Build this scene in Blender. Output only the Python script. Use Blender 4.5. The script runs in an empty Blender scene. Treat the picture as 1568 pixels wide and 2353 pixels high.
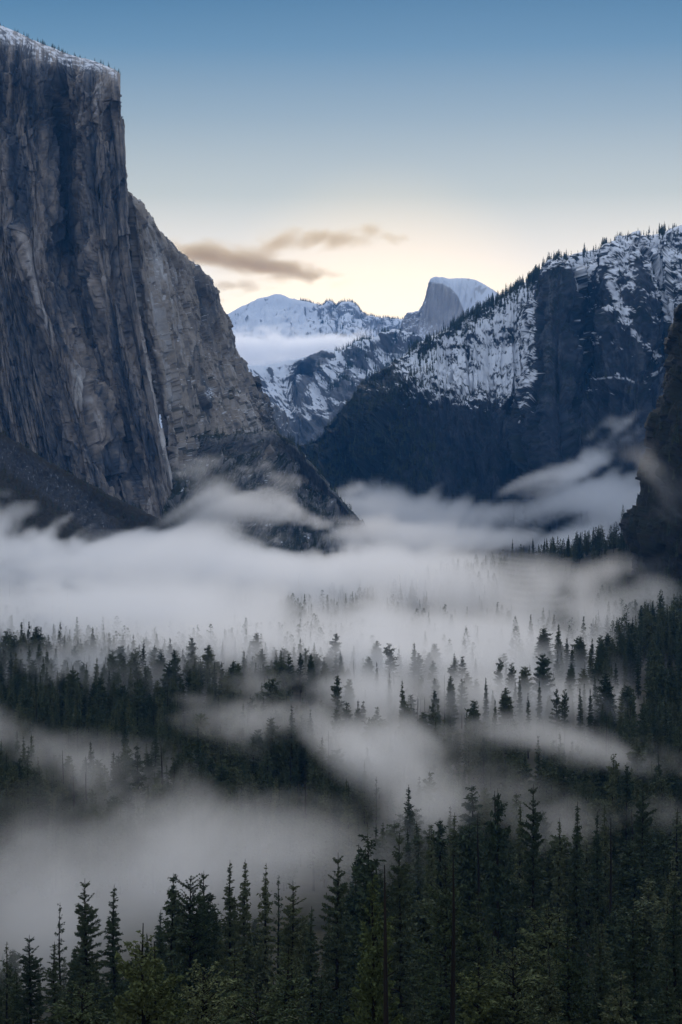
import bpy, math, random
import numpy as np

# ------------------------------------------------------------------ camera, sky, sun, exposure
sc = bpy.context.scene
COL = sc.collection
CAMZ = 170.0                       # eye height above the valley floor, metres
F = 4307.0                         # focal length in the 1568-pixel-wide frame the measurements use
CX, HY = 784.0, 1149.0

cam = bpy.data.cameras.new('camera')
cam_o = bpy.data.objects.new('camera', cam)
COL.objects.link(cam_o)
cam.sensor_fit = 'VERTICAL'; cam.sensor_height = 36.0
cam.lens = 36.0 * F / 2353.0
cam.clip_start = 1.0; cam.clip_end = 90000.0
cam_o.location = (0, 0, CAMZ)
cam_o.rotation_euler = (math.radians(90 - 0.37), 0, 0)
sc.camera = cam_o

SUN_EL, SUN_AZ = 20.0, 4.0          # degrees; azimuth to the right of straight ahead
world = bpy.data.worlds.new("World"); sc.world = world
world.use_nodes = True
wt = world.node_tree; wn = wt.nodes; wl = wt.links.new
bg = wn['Background']
sky = wn.new('ShaderNodeTexSky'); sky.sky_type = 'NISHITA'; sky.sun_disc = False
sky.sun_elevation = math.radians(SUN_EL); sky.sun_rotation = math.radians(SUN_AZ)
sky.altitude = 1300; sky.air_density = 1.0; sky.dust_density = 1.0; sky.ozone_density = 3.0
SKYS = 0.1
geo = wn.new('ShaderNodeTexCoord')
sep = wn.new('ShaderNodeSeparateXYZ'); wl(geo.outputs['Generated'], sep.inputs[0])

def ramp(nt, stops, interp='LINEAR'):
    r = nt.nodes.new('ShaderNodeValToRGB'); cr = r.color_ramp; cr.interpolation = interp
    while len(cr.elements) < len(stops): cr.elements.new(0.5)
    for e, (p, c) in zip(cr.elements, stops):
        e.position = p; e.color = (c[0], c[1], c[2], 1)
    return r

# dawn sky ahead (towards the sun); unseen cooler sky above and behind, brightened as fill
K = 1.0
front = ramp(wt, [(0.0, (2.6, 1.75, 0.95)), (0.06, (2.3, 1.75, 1.08)), (0.095, (1.70, 1.46, 1.05)), (0.127, (1.22, 1.09, .90)),
                  (0.160, (.67, .70, .63)), (0.200, (.35, .455, .515)), (0.235, (.14, .285, .425)), (0.27, (.042, .165, .31)),
                  (0.33, (.16, .32, .50)), (0.52, (.72, .80, .95)), (1.0, (.82, .91, 1.06))])
back = ramp(wt, [(0.0, (.80, .82, .92)), (0.2, (.78, .84, 1.0)), (0.5, (.74, .82, .97)), (1.0, (.82, .91, 1.06))])
wl(sep.outputs['Z'], front.inputs[0]); wl(sep.outputs['Z'], back.inputs[0])
mr = wn.new('ShaderNodeMapRange'); mr.interpolation_type = 'SMOOTHSTEP'
mr.inputs['From Min'].default_value = -0.35; mr.inputs['From Max'].default_value = 0.75
wl(sep.outputs['Y'], mr.inputs['Value'])
mixd = wn.new('ShaderNodeMix'); mixd.data_type = 'RGBA'
wl(mr.outputs[0], mixd.inputs['Factor']); wl(back.outputs[0], mixd.inputs['A']); wl(front.outputs[0], mixd.inputs['B'])
sc_n = wn.new('ShaderNodeVectorMath'); sc_n.operation = 'SCALE'; sc_n.inputs['Scale'].default_value = 1.0 / SKYS
gdir = wn.new('ShaderNodeVectorMath'); gdir.operation = 'DOT_PRODUCT'; gdir.inputs[1].default_value = (0.022, 0.9965, 0.080)   # brightest part of the dawn
wl(geo.outputs['Generated'], gdir.inputs[0])
gmr = wn.new('ShaderNodeMapRange'); gmr.interpolation_type = 'SMOOTHSTEP'; gmr.inputs['From Min'].default_value = .9945; gmr.inputs['From Max'].default_value = 1.0
wl(gdir.outputs['Value'], gmr.inputs['Value'])
gadd = wn.new('ShaderNodeVectorMath'); gadd.operation = 'MULTIPLY_ADD'; gadd.inputs[1].default_value = (.30, .17, .02)
wl(gmr.outputs[0], gadd.inputs[0]); wl(mixd.outputs['Result'], gadd.inputs[2])
wl(gadd.outputs[0], sc_n.inputs[0])
mixs = wn.new('ShaderNodeMix'); mixs.data_type = 'RGBA'; mixs.inputs['Factor'].default_value = 0.95
wl(sky.outputs[0], mixs.inputs['A']); wl(sc_n.outputs[0], mixs.inputs['B'])
wl(mixs.outputs['Result'], bg.inputs[0]); bg.inputs[1].default_value = SKYS

sun = bpy.data.lights.new('sun', 'SUN'); sun_o = bpy.data.objects.new('sun', sun); COL.objects.link(sun_o)
sun.energy = 1.05; sun.angle = math.radians(25); sun.color = (1.0, 0.90, 0.80)
sun_o.rotation_euler = (math.radians(-(90 - SUN_EL)), 0, math.radians(-SUN_AZ))   # light travels from ahead towards the camera

sc.view_settings.view_transform = 'Standard'; sc.view_settings.look = 'None'
sc.view_settings.exposure = 0.0; sc.view_settings.gamma = 1.0
sc.view_settings.use_curve_mapping = False
cy = sc.cycles
cy.use_denoising = True
cy.max_bounces = 9; cy.diffuse_bounces = 2; cy.glossy_bounces = 1; cy.transmission_bounces = 1
cy.volume_bounces = 8; cy.transparent_max_bounces = 4
cy.volume_step_rate = 2.0; cy.volume_max_steps = 512
cy.use_adaptive_sampling = False
sc.render.use_persistent_data = False

# ------------------------------------------------------------------ helpers
def P(px, py, d):
    return np.array([(px - CX) / F * d, d, CAMZ + (HY - py) / F * d])

def slabs(u, v, seed, tilt=1.0):
    """flat tilted facets with hard edges (nearest random seed point); returns height and a random value per facet"""
    r = np.random.RandomState(seed); T = r.uniform(0, 1, (64, 64, 5)).astype(np.float32)
    ui = np.floor(u).astype(np.int32); vi = np.floor(v).astype(np.int32)
    best = np.full(u.shape, 9., np.float32); h = np.zeros(u.shape, np.float32); idv = np.zeros(u.shape, np.float32)
    for a in (-1, 0, 1):
        for b in (-1, 0, 1):
            q = T[(ui + a) & 63, (vi + b) & 63]
            dx = u - (ui + a + .15 + .7 * q[..., 0]); dy = v - (vi + b + .15 + .7 * q[..., 1])
            d = dx * dx + dy * dy; m = d < best
            best = np.where(m, d, best)
            h = np.where(m, q[..., 2] * 2 - 1 + tilt * ((q[..., 3] - .5) * 2.2 * dx + (q[..., 4] - .5) * 1.2 * dy), h)
            idv = np.where(m, q[..., 3], idv)
    return h, idv

def sstep(a, b, x):
    t = np.clip((x - a) / (b - a), 0, 1); return t * t * (3 - 2 * t)

_r = np.random.RandomState(7)
_perm = np.concatenate([_r.permutation(256)] * 3).astype(np.int32)
_g = _r.normal(size=(256, 3)).astype(np.float32); _g /= np.linalg.norm(_g, axis=1)[:, None]

def pn(x, y, z):
    x, y, z = np.broadcast_arrays(np.asarray(x, np.float32), np.asarray(y, np.float32), np.asarray(z, np.float32))
    xi = np.floor(x).astype(np.int32); yi = np.floor(y).astype(np.int32); zi = np.floor(z).astype(np.int32)
    xf = x - xi; yf = y - yi; zf = z - zi
    xi &= 255; yi &= 255; zi &= 255
    u = xf * xf * xf * (xf * (xf * 6 - 15) + 10); v = yf * yf * yf * (yf * (yf * 6 - 15) + 10); w = zf * zf * zf * (zf * (zf * 6 - 15) + 10)
    def g(a, b, c):
        h = _perm[_perm[_perm[xi + a] + yi + b] + zi + c]
        q = _g[h]
        return q[..., 0] * (xf - a) + q[..., 1] * (yf - b) + q[..., 2] * (zf - c)
    x00 = g(0, 0, 0) * (1 - u) + g(1, 0, 0) * u; x10 = g(0, 1, 0) * (1 - u) + g(1, 1, 0) * u
    x01 = g(0, 0, 1) * (1 - u) + g(1, 0, 1) * u; x11 = g(0, 1, 1) * (1 - u) + g(1, 1, 1) * u
    return 1.5 * ((x00 * (1 - v) + x10 * v) * (1 - w) + (x01 * (1 - v) + x11 * v) * w)

def fbm(x, y, z, o=4, gain=0.5):
    s = 0; a = 1.0; t = 0
    for i in range(o):
        s = s + a * pn(x * 2 ** i + 17.3 * i, y * 2 ** i + 5.1 * i, z * 2 ** i + 9.7 * i); t += a; a *= gain
    return s / t * 1.4

def ridged(x, y, z, o=4, gain=0.5):
    s = 0; a = 1.0; t = 0
    for i in range(o):
        s = s + a * (1 - 2 * np.abs(pn(x * 2 ** i + 7.3 * i, y * 2 ** i + 3.1 * i, z * 2 ** i))); t += a; a *= gain
    return s / t

def quant(n, k, soft=0.25):
    q = n * k; f = np.floor(q); r = q - f
    return (f + sstep(0.5 - soft / 2, 0.5 + soft / 2, r)) / k

def tag(o, label=None, cat=None, group=None, kind=None):
    if label: o['label'] = label
    if cat: o['category'] = cat
    if group: o['group'] = group
    if kind: o['kind'] = kind
    return o

def mesh_from(name, V, Fc, smooth=True):
    me = bpy.data.meshes.new(name)
    V = np.asarray(V, np.float32).reshape(-1, 3); Fc = np.asarray(Fc, np.int32)
    nf, k = Fc.shape
    me.vertices.add(len(V)); me.vertices.foreach_set('co', V.ravel())
    me.loops.add(nf * k); me.loops.foreach_set('vertex_index', Fc.ravel())
    me.polygons.add(nf); me.polygons.foreach_set('loop_start', np.arange(nf, dtype=np.int32) * k)
    me.polygons.foreach_set('use_smooth', np.full(nf, smooth))
    me.update(calc_edges=True)
    return me

def grid_faces(n, m):
    i = np.arange(n - 1)[:, None] * m + np.arange(m - 1)[None, :]
    i = i.ravel()
    return np.stack([i, i + m, i + m + 1, i + 1], 1)

def set_attr(me, name, val):
    a = me.attributes.new(name, 'FLOAT', 'POINT'); a.data.foreach_set('value', np.asarray(val, np.float32).ravel())

# ------------------------------------------------------------------ materials
def new_mat(name):
    m = bpy.data.materials.new(name); m.use_nodes = True
    nt = m.node_tree; b = nt.nodes['Principled BSDF']; b.inputs['Roughness'].default_value = 0.9
    b.inputs['Specular IOR Level'].default_value = 0.15
    return m, nt, b

def rock_mat(name, stops, snow=(0.60, 0.64, 0.70), veg=(0.022, 0.026, 0.016), bump=2.0, scale=0.02):
    """stone tinted by the mesh attribute 'tint', with plant cover 'veg' and lying snow 'snow'"""
    m, nt, b = new_mat(name); N = nt.nodes.new; L = nt.links.new
    def at(n):
        a = N('ShaderNodeAttribute'); a.attribute_name = n; return a
    tc = N('ShaderNodeTexCoord')
    n1 = N('ShaderNodeTexNoise'); n1.inputs['Scale'].default_value = scale; n1.inputs['Detail'].default_value = 6
    n1.inputs['Roughness'].default_value = 0.65; L(tc.outputs['Object'], n1.inputs['Vector'])
    ad = N('ShaderNodeMath'); ad.operation = 'MULTIPLY_ADD'; L(n1.outputs['Fac'], ad.inputs[0]); ad.inputs[1].default_value = 0.5
    sb = N('ShaderNodeMath'); sb.operation = 'SUBTRACT'; L(at('tint').outputs['Fac'], sb.inputs[0]); sb.inputs[1].default_value = 0.25
    L(sb.outputs[0], ad.inputs[2])
    r = ramp(nt, stops); L(ad.outputs[0], r.inputs[0])
    mv = N('ShaderNodeMix'); mv.data_type = 'RGBA'; L(at('veg').outputs['Fac'], mv.inputs['Factor'])
    L(r.outputs[0], mv.inputs['A']); mv.inputs['B'].default_value = (*veg, 1)
    ms = N('ShaderNodeMix'); ms.data_type = 'RGBA'; L(at('snow').outputs['Fac'], ms.inputs['Factor'])
    L(mv.outputs['Result'], ms.inputs['A']); ms.inputs['B'].default_value = (*snow, 1)
    L(ms.outputs['Result'], b.inputs['Base Color'])
    bp = N('ShaderNodeBump'); bp.inputs['Strength'].default_value = 0.6; bp.inputs['Distance'].default_value = bump
    L(n1.outputs['Fac'], bp.inputs['Height']); L(bp.outputs[0], b.inputs['Normal'])
    return m

# ------------------------------------------------------------------ lofted terrain bodies
def lens_px(A):
    d = np.maximum(A[..., 1], 50)
    return np.stack([A[..., 0] / d * F, (A[..., 2] - CAMZ) / d * F], -1)

def resample(A, n, w=None, ten=0.85):
    """A (k, m, 3) -> (n, m, 3) cubic along axis 0; samples spread by apparent size"""
    k = len(A); Q = lens_px(A)
    seg = np.linalg.norm(np.diff(Q, axis=0), axis=-1).mean(1)
    if w is not None: seg = seg * np.asarray((list(w) + [1] * 40)[:k - 1])
    seg = np.maximum(seg, seg.sum() * 0.004)
    t = np.concatenate([[0], np.cumsum(seg)]); t /= t[-1]
    ts = np.linspace(0, 1, n)
    i = np.clip(np.searchsorted(t, ts, side='right') - 1, 0, k - 2)
    h = (t[i + 1] - t[i])[:, None, None]; s = ((ts - t[i])[:, None, None]) / h
    T = np.zeros_like(A)
    T[1:-1] = (A[2:] - A[:-2]) / (t[2:] - t[:-2])[:, None, None]
    T[0] = (A[1] - A[0]) / (t[1] - t[0]); T[-1] = (A[-1] - A[-2]) / (t[-1] - t[-2])
    T *= ten
    p0, p1, m0, m1 = A[i], A[i + 1], T[i] * h, T[i + 1] * h
    return (2 * s**3 - 3 * s**2 + 1) * p0 + (s**3 - 2 * s**2 + s) * m0 + (-2 * s**3 + 3 * s**2) * p1 + (s**3 - s**2) * m1

def normals(G):
    a = np.gradient(G, axis=0); b = np.gradient(G, axis=1)
    n = np.cross(a, b); n /= np.linalg.norm(n, axis=-1, keepdims=True) + 1e-9
    f = np.sum(n * (np.array([0, 0, CAMZ + 400]) - G), -1)
    if np.median(f) < 0: n = -n
    return n

def blur(a, k=7):
    for ax in (0, 1):
        c = np.cumsum(np.concatenate([np.repeat(a.take([0], ax), k + 1, ax), a, np.repeat(a.take([-1], ax), k, ax)], ax), ax)
        w = 2 * k + 1; m = a.shape[ax]
        a = (c.take(range(w, w + m), ax) - c.take(range(0, m), ax)) / w
    return a
LAND = {}
def loft(name, rails, nu, nv, disp, cover, mat, label, ru=None, rv=None, ten=0.85):
    """rails: columns left to right, each a list of (px, py, distance) from the back over the crest down to the foot"""
    A = np.array([[P(*q) for q in r] for r in rails])
    A = resample(A, nu, ru, ten)
    A = np.swapaxes(resample(np.swapaxes(A, 0, 1), nv, rv, ten), 0, 1)
    Q = lens_px(A)
    U = np.cumsum(np.concatenate([np.zeros((1, nv)), np.linalg.norm(np.diff(Q, axis=0), axis=-1)]), 0)
    U = np.broadcast_to(U.mean(1)[:, None], U.shape)
    V = np.cumsum(np.concatenate([np.zeros((nu, 1)), np.linalg.norm(np.diff(Q, axis=1), axis=-1)], 1), 1)
    V = V.mean(0)
    prof = (HY - Q[..., 1]).mean(0); V = V - V[int(np.argmin(prof[:nv * 2 // 3]))]   # 0 at the crest
    V = np.broadcast_to(V[None, :], (nu, nv))
    n = normals(A)
    face = (V[0] > 20).astype(float); nm = (n * face[None, :, None]).sum(1, keepdims=True); nm /= np.linalg.norm(nm, axis=-1, keepdims=True)
    n = .3 * n + .7 * nm; n /= np.linalg.norm(n, axis=-1, keepdims=True)
    G = A + n * disp(U, V, A, Q)[..., None]
    n2 = normals(G)
    Q2 = lens_px(G); PX = Q2[..., 0] + CX; PY = HY - Q2[..., 1]
    tint, snow, veg = cover(U, V, G, n2, PX, PY)
    me = mesh_from(name, G, grid_faces(nu, nv), True)
    for k, v in (('tint', tint), ('snow', snow), ('veg', veg)):
        set_attr(me, k, np.broadcast_to(v, (nu, nv)))
    me.materials.append(mat)
    o = bpy.data.objects.new(name, me); COL.objects.link(o)
    tag(o, label, None, None, 'structure')
    LAND[name] = dict(G=G, n=n2, PX=PX, PY=PY, snow=np.broadcast_to(snow, (nu, nv)))
    return o

def line_bump(PX, PY, pts, width):
    """1 on a polyline given in frame coordinates of the undisplaced face, falling to 0 at 'width'"""
    best = np.full(PX.shape, 1e9)
    for (x0, y0), (x1, y1) in zip(pts[:-1], pts[1:]):
        dx, dy = x1 - x0, y1 - y0; L2 = dx * dx + dy * dy
        t = np.clip(((PX - x0) * dx + (PY - y0) * dy) / L2, 0, 1)
        best = np.minimum(best, np.hypot(PX - x0 - t * dx, PY - y0 - t * dy))
    return 1 - sstep(0, width, best)

def side_bump(PX, PY, pts, width, soft=3.0):
    """a slab edge: 1 to the left of the polyline within 'width', cut off sharply at the line"""
    ys = [p[1] for p in pts]; xs = [p[0] for p in pts]
    lx = np.interp(PY, ys, xs); s = lx - PX
    inside = sstep(ys[0], ys[0] + 40, PY) * (1 - sstep(ys[-1] - 40, ys[-1], PY))
    return sstep(0, soft, s) * (1 - sstep(0, width, s)) * inside

# big granite wall -------------------------------------------------
NOSE = [(278, 190), (284, 300), (295, 440), (303, 600), (332, 760), (356, 900), (386, 1050), (414, 1185), (430, 1300)]
def wall_rails():
    rows_y = [y for _, y in NOSE]
    R = []
    for px0, w, sky_y, edge_y, dd in [(-700, 1.0, -20, 20, 4050), (-400, 1.1, -10, 20, 3950), (-150, 1.25, 20, 55, 3880), (0, 1.35, 68, 100, 3880), (35, 1.38, 82, 112, 3840),
                                  (62, 1.38, 94, 124, 3850), (95, 1.33, 110, 140, 3890), (125, 1.3, 122, 148, 3960), (150, 1.27, 133, 156, 3950), (185, 1.22, 146, 160, 3880),
                                  (215, 1.15, 155, 164, 3870), (245, 1.06, 166, 173, 3890), (266, 1.0, 176, 182, 3900), (278, 1.0, 188, 192, 3960)]:
        r = [(px0, sky_y + 160, dd + 1700), (px0, sky_y, dd + 330), (px0, edge_y, dd)]
        for j, (nx, ny) in enumerate(NOSE[1:], 1):
            x = px0 + (nx - NOSE[0][0]) * w
            fade = (1 - ny / 1300.0)
            d = 3800 + (dd - 3800) * (0.35 + 0.65 * fade) - 90 * (ny / 1300.0) ** 2
            r.append((x, max(ny, edge_y + 30), d))
        R.append(r)
    # the wall turning away behind the nose
    for off, dd in ((-3, 330), (-40, 900)):
        r = [(NOSE[0][0] + off, 350, 3960 + dd + 1200), (NOSE[0][0] + off, 196, 3960 + dd), (NOSE[0][0] + off, 200, 3950 + dd)]
        for nx, ny in NOSE[1:]:
            r.append((nx + off, ny, 3900 + dd))
        R.append(r)
    return R

PALE_SLAB = [(60, 500), (85, 640), (110, 720), (150, 800), (210, 900), (262, 1000), (300, 1090), (330, 1180)]
def wall_disp(U, V, A, Q):
    PX = Q[..., 0] + CX; PY = HY - Q[..., 1]
    wx = U + 8 * fbm(U / 90, V / 260, 1.0, 2)
    wx = U + 5 * fbm(U / 60, V / 300, 1.0, 2); wv = V + 14 * fbm(U / 30, V / 90, 6.0, 2)
    d = 24 * fbm(wx / 75, V / 700, 3.1, 2)
    d = d + 15 * slabs(wx / 38, wv / 260, 3)[0] + 9 * slabs(wx / 17 + .1 * wv / 17, wv / 120, 4)[0] + 4.5 * slabs(wx / 7, wv / 46, 5)[0]
    d = d + 1.6 * slabs(wx / 3.2, wv / 16, 6)[0] + 1.0 * fbm(wx / 3, V / 20, 4.0, 2)
    d = d + 26 * side_bump(PX, PY, PALE_SLAB, 60, 5)
    d = d + 16 * side_bump(PX, PY, [(222, 200), (226, 330), (235, 430), (245, 520), (248, 600)], 26, 4)
    d = d - 26 * line_bump(PX, PY, [(128, 170), (135, 330), (140, 470)], 26)
    d = d + 14 * side_bump(PX, PY, [(262, 620), (285, 760), (310, 880), (345, 1000), (375, 1120)], 34, 4)
    edge = sstep(150, 195, PY)
    ck = sstep(.90, .985, 1 - np.abs(pn(wx / 21, V / 300, 14.2))) + .7 * sstep(.92, .99, 1 - np.abs(pn(wx / 11 + .12 * V / 11, V / 130, 24.2)))
    d = d - 9 * ck
    d = d * (1 - .72 * sstep(-34, -6, PX - np.interp(PY, [b for _, b in NOSE], [a for a, _ in NOSE])))
    return d * (0.05 + 0.95 * np.clip((V - 14) / 70, 0, 1))

def wall_cover(U, V, G, n, PX, PY):
    wx = U + 5 * fbm(U / 60, V / 220, 1.0, 2)
    t = 0.43 + 0.38 * fbm(wx / 26, V / 300, 21.0, 3) + .16 * (slabs((U + 5 * fbm(U / 60, V / 300, 1.0, 2)) / 17 + .1 * (V + 14 * fbm(U / 30, V / 90, 6.0, 2)) / 17, (V + 14 * fbm(U / 30, V / 90, 6.0, 2)) / 120, 4)[1] - .5) + 0.12 * fbm(wx / 3, V / 50, 12.0, 3)
    t -= .22 * sstep(.94, .99, 1 - np.abs(pn(wx / 9, V / 260, 54.2)))
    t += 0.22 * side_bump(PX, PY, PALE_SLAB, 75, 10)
    t += 0.34 * line_bump(PX, PY, [(a - 7, b) for a, b in NOSE[2:]], 22) * sstep(600, 850, PY)  # rim of sky glow along the nose, painted into the tint
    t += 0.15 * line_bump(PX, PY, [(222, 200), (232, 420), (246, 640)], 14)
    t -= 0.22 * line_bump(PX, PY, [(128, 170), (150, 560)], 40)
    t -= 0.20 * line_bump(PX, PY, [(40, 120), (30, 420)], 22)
    snow = sstep(0.62, 0.78, n[..., 2] + 0.12 * fbm(U / 6, V / 6, 40, 3)) * (1 - 0.55 * sstep(0.05, 0.35, fbm(U / 9, V / 5, 44, 3)))
    edge = np.interp(PX, [0, 60, 100, 150, 200, 240, 275], [100, 125, 143, 158, 163, 172, 187])
    snow = snow * (1 - .92 * sstep(-12, 6, PY - edge)) * (1 - .85 * sstep(-.12, .16, fbm(U / 16, V / 6, 49, 4)))
    return t, snow, 0 * t

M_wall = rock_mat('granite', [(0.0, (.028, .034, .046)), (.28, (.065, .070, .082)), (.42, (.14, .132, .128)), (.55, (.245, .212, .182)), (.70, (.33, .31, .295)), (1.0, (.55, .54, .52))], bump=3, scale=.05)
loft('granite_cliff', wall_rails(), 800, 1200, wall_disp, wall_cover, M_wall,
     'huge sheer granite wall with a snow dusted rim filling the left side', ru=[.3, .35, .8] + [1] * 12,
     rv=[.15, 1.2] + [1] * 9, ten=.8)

# receding shoulder of the wall ------------------------------------
def sh_rails():
    R = []
    cols = [
        [(285, 425), (296, 590), (325, 760), (350, 900), (385, 1060), (400, 1180)],
        [(306, 452), (325, 600), (352, 760), (374, 880), (392, 1000), (415, 1150)],
        [(322, 470), (346, 610), (372, 750), (393, 875), (412, 1000), (440, 1150)],
        [(350, 505), (370, 620), (392, 750), (410, 870), (432, 995), (470, 1150)],
        [(392, 562), (412, 660), (435, 770), (456, 880), (480, 995), (530, 1150)],
        [(440, 602), (462, 700), (483, 800), (505, 890), (530, 990), (600, 1150)],
        [(480, 643), (503, 740), (525, 830), (550, 910), (578, 990), (660, 1150)],
        [(504, 695), (528, 780), (553, 860), (578, 925), (602, 990), (690, 1150)],
        [(532, 768), (553, 835), (576, 890), (598, 940), (618, 995), (720, 1150)],
        [(570, 858), (585, 895), (598, 930), (612, 960), (632, 998), (730, 1150)],
        [(634, 1000), (636, 1010), (638, 1025), (640, 1040), (642, 1060), (740, 1150)]]
    ds = [3985, 3925, 3950, 4030, 4160, 4280, 4390, 4470, 4560, 4630, 4720]
    for c, d in zip(cols, ds):
        x0, y0 = c[0]
        r = [(x0 - 20, y0 + 140, d + 1300), (x0 - 2, y0 + 12, d + 160)]
        for j, (x, y) in enumerate(c):
            r.append((x, y, d - 12 * j * j * .35))
        R.append(r)
    return R

def sh_disp(U, V, A, Q):
    wx = U + 10 * fbm(U / 70, V / 100, 11.0, 2)
    wv = V + 10 * fbm(U / 24, V / 60, 6.0, 2)
    d = 16 * fbm(wx / 60, V / 300, 3.5, 2) + 11 * slabs(wx / 26, wv / 130, 13)[0] + 7 * slabs(wx / 12 + .1 * wv / 12, wv / 60, 14)[0] + 3.5 * slabs(wx / 5, wv / 24, 15)[0] + 1.5 * fbm(wx / 3, V / 10, 4, 2)
    return d * (.35 + .65 * np.clip(V / 30, 0, 1))

def sh_cover(U, V, G, n, PX, PY):
    wx = U + 8 * fbm(U / 40, V / 60, 1.0, 2)
    t = 0.52 + 0.26 * fbm(wx / 22, V / 200, 22.0, 3) + 0.20 * fbm(wx / 8, V / 130, 33.0, 2) + .12 * fbm(wx / 3, V / 34, 2, 3)
    t += .2 * (1 - sstep(4, 16, PX - np.interp(PY, [y for _, y in NOSE], [x for x, _ in NOSE]))) * sstep(480, 700, PY)  # same painted rim glow carried onto the shoulder beside the nose
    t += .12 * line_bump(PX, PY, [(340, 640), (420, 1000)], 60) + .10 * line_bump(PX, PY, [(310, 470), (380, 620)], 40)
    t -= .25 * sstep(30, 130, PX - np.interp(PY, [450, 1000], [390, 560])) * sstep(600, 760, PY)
    snow = sstep(0.70, 0.80, n[..., 2] + 0.2 * fbm(U / 5, V / 5, 40, 3)) * sstep(.1, .3, fbm(U / 7, V / 4, 47, 3))
    snow = np.maximum(snow, line_bump(PX, PY, [(476, 905), (486, 895), (484, 912)], 9) * sstep(-.1, .2, fbm(PX / 5, PY / 3, 3, 2)))
    veg = .7 * sstep(.15, .4, fbm(U / 22, V / 16, 60, 3)) * sstep(700, 950, PY) + sstep(.35, .6, fbm(U / 14, V / 8, 62, 3)) * .6
    return t, snow, np.clip(veg, 0, 1)

M_shoulder = rock_mat('granite_warm', [(0.0, (.035, .042, .05)), (.3, (.09, .092, .095)), (.45, (.17, .155, .14)), (.6, (.27, .235, .195)), (.78, (.34, .33, .32)), (1.0, (.55, .54, .53))], bump=3, scale=.05)
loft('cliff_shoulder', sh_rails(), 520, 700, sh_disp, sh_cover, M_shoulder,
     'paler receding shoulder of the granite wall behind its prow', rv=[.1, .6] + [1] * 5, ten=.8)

# lower wooded buttress --------------------------------------------
def bt_rails():
    crest = [(366, 1030, 3960), (395, 1008, 3960), (430, 1008, 3990), (480, 1004, 4070), (520, 1006, 4140), (560, 1000, 4230), (600, 998, 4330), (632, 998, 4430), (662, 1012, 4440),
             (690, 1040, 4430), (730, 1088, 4400), (760, 1122, 4380), (790, 1160, 4370), (815, 1185, 4360), (838, 1212, 4350), (900, 1300, 4340)]
    R = []
    for x, y, d in crest:
        k = (x - 366) / 470
        R.append([(x + 30, y + 150, d + 700), (x, y, d), (x + 4 + 6 * k, y + 50, d - 60), (x + 10 + 10 * k, y + 120, d - 190), (x + 14 + 20 * k, y + 200, d - 330), (x + 20 + 40 * k, 1370, d - 620)])
    return R

def bt_disp(U, V, A, Q):
    d = 26 * fbm(U / 60, V / 90, 14, 3) + 9 * slabs(U / 24 + V / 50, V / 40, 23)[0] + 5 * slabs(U / 10 + V / 20, V / 18, 24)[0] + 4 * ridged(U / 12, V / 20, 5, 3) + 2.5 * fbm(U / 4, V / 4, 6, 2)
    return d * (.3 + .7 * np.clip(V / 40, 0, 1))

def bt_cover(U, V, G, n, PX, PY):
    t = .45 + .25 * fbm(U / 12, V / 22, 5, 4) + .15 * fbm(U / 4, V / 5, 9, 2)
    veg = sstep(-.05, .25, fbm(U / 40, V / 30, 70, 4) + .9 * (n[..., 2] - .55) + .45 * (1 - sstep(470, 560, PX)) + .5 * (1 - sstep(1015, 1060, PY)) * sstep(600, 660, PX))
    snow = sstep(.95, 1.05, fbm(U / 12, V / 9, 90, 3) + .5 * n[..., 2])
    return t, snow * .8, veg
M_butt = rock_mat('buttress_rock', [(0.0, (.04, .045, .05)), (.4, (.11, .11, .11)), (.65, (.24, .225, .21)), (1.0, (.46, .45, .44))], bump=4, scale=.04)
loft('wooded_buttress', bt_rails(), 480, 300, bt_disp, bt_cover, M_butt, 'lower brush covered rock buttress under the granite wall', rv=[.15, 1, 1, 1, 1])

# talus slope at the left --------------------------------------------
def ta_rails():
    crest = [(-420, 900, 3500), (-200, 925, 3500), (-80, 955, 3500), (0, 997, 3480), (40, 1024, 3480), (100, 1062, 3480), (160, 1092, 3480), (200, 1114, 3500), (250, 1142, 3520), (300, 1166, 3540), (360, 1196, 3560), (430, 1250, 3580), (520, 1330, 3600)]
    return [[(x + 10, y + 170, d + 300), (x, y, d), (x - 5, y + 40, d - 90), (x - 5, y + 110, d - 300), (x, y + 200, d - 560), (x + 10, max(y + 290, 1400), d - 950)] for x, y, d in crest]
def ta_disp(U, V, A, Q):
    return (16 * fbm(U / 60, V / 50, 33, 3) + 7 * fbm(U / 9, V / 7, 3, 3) + 4 * np.abs(pn(U / 4, V / 3, 1))) * (.4 + .6 * np.clip(V / 30, 0, 1))
def ta_cover(U, V, G, n, PX, PY):
    scree = line_bump(PX, PY, [(-60, 1010), (20, 1050), (90, 1095), (150, 1135), (200, 1180), (250, 1235), (300, 1300)], 52)
    scree = sstep(.25, .55, scree + .25 * fbm(U / 14, V / 10, 8, 3))
    t = .35 + .45 * fbm(U / 5, V / 3, 55, 3) + .15 * fbm(U / 2, V / 2, 5, 1)
    snow = .25 * sstep(.5, .7, fbm(U / 4, V / 2, 66, 2)) * scree
    return t, snow, np.clip(1 - .8 * scree, 0, 1) * np.clip(.95 + .3 * fbm(U / 5, V / 4, 18, 3), 0, 1)
M_talus = rock_mat('talus', [(0, (.012, .013, .015)), (.5, (.045, .045, .048)), (1, (.18, .18, .19))], veg=(.026, .021, .012), bump=4, scale=.06)
loft('talus_slope', ta_rails(), 460, 330, ta_disp, ta_cover, M_talus, 'dark brushy slope with a grey scree run at the foot of the wall', rv=[.15, 1, 1, 1, 1])

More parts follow.
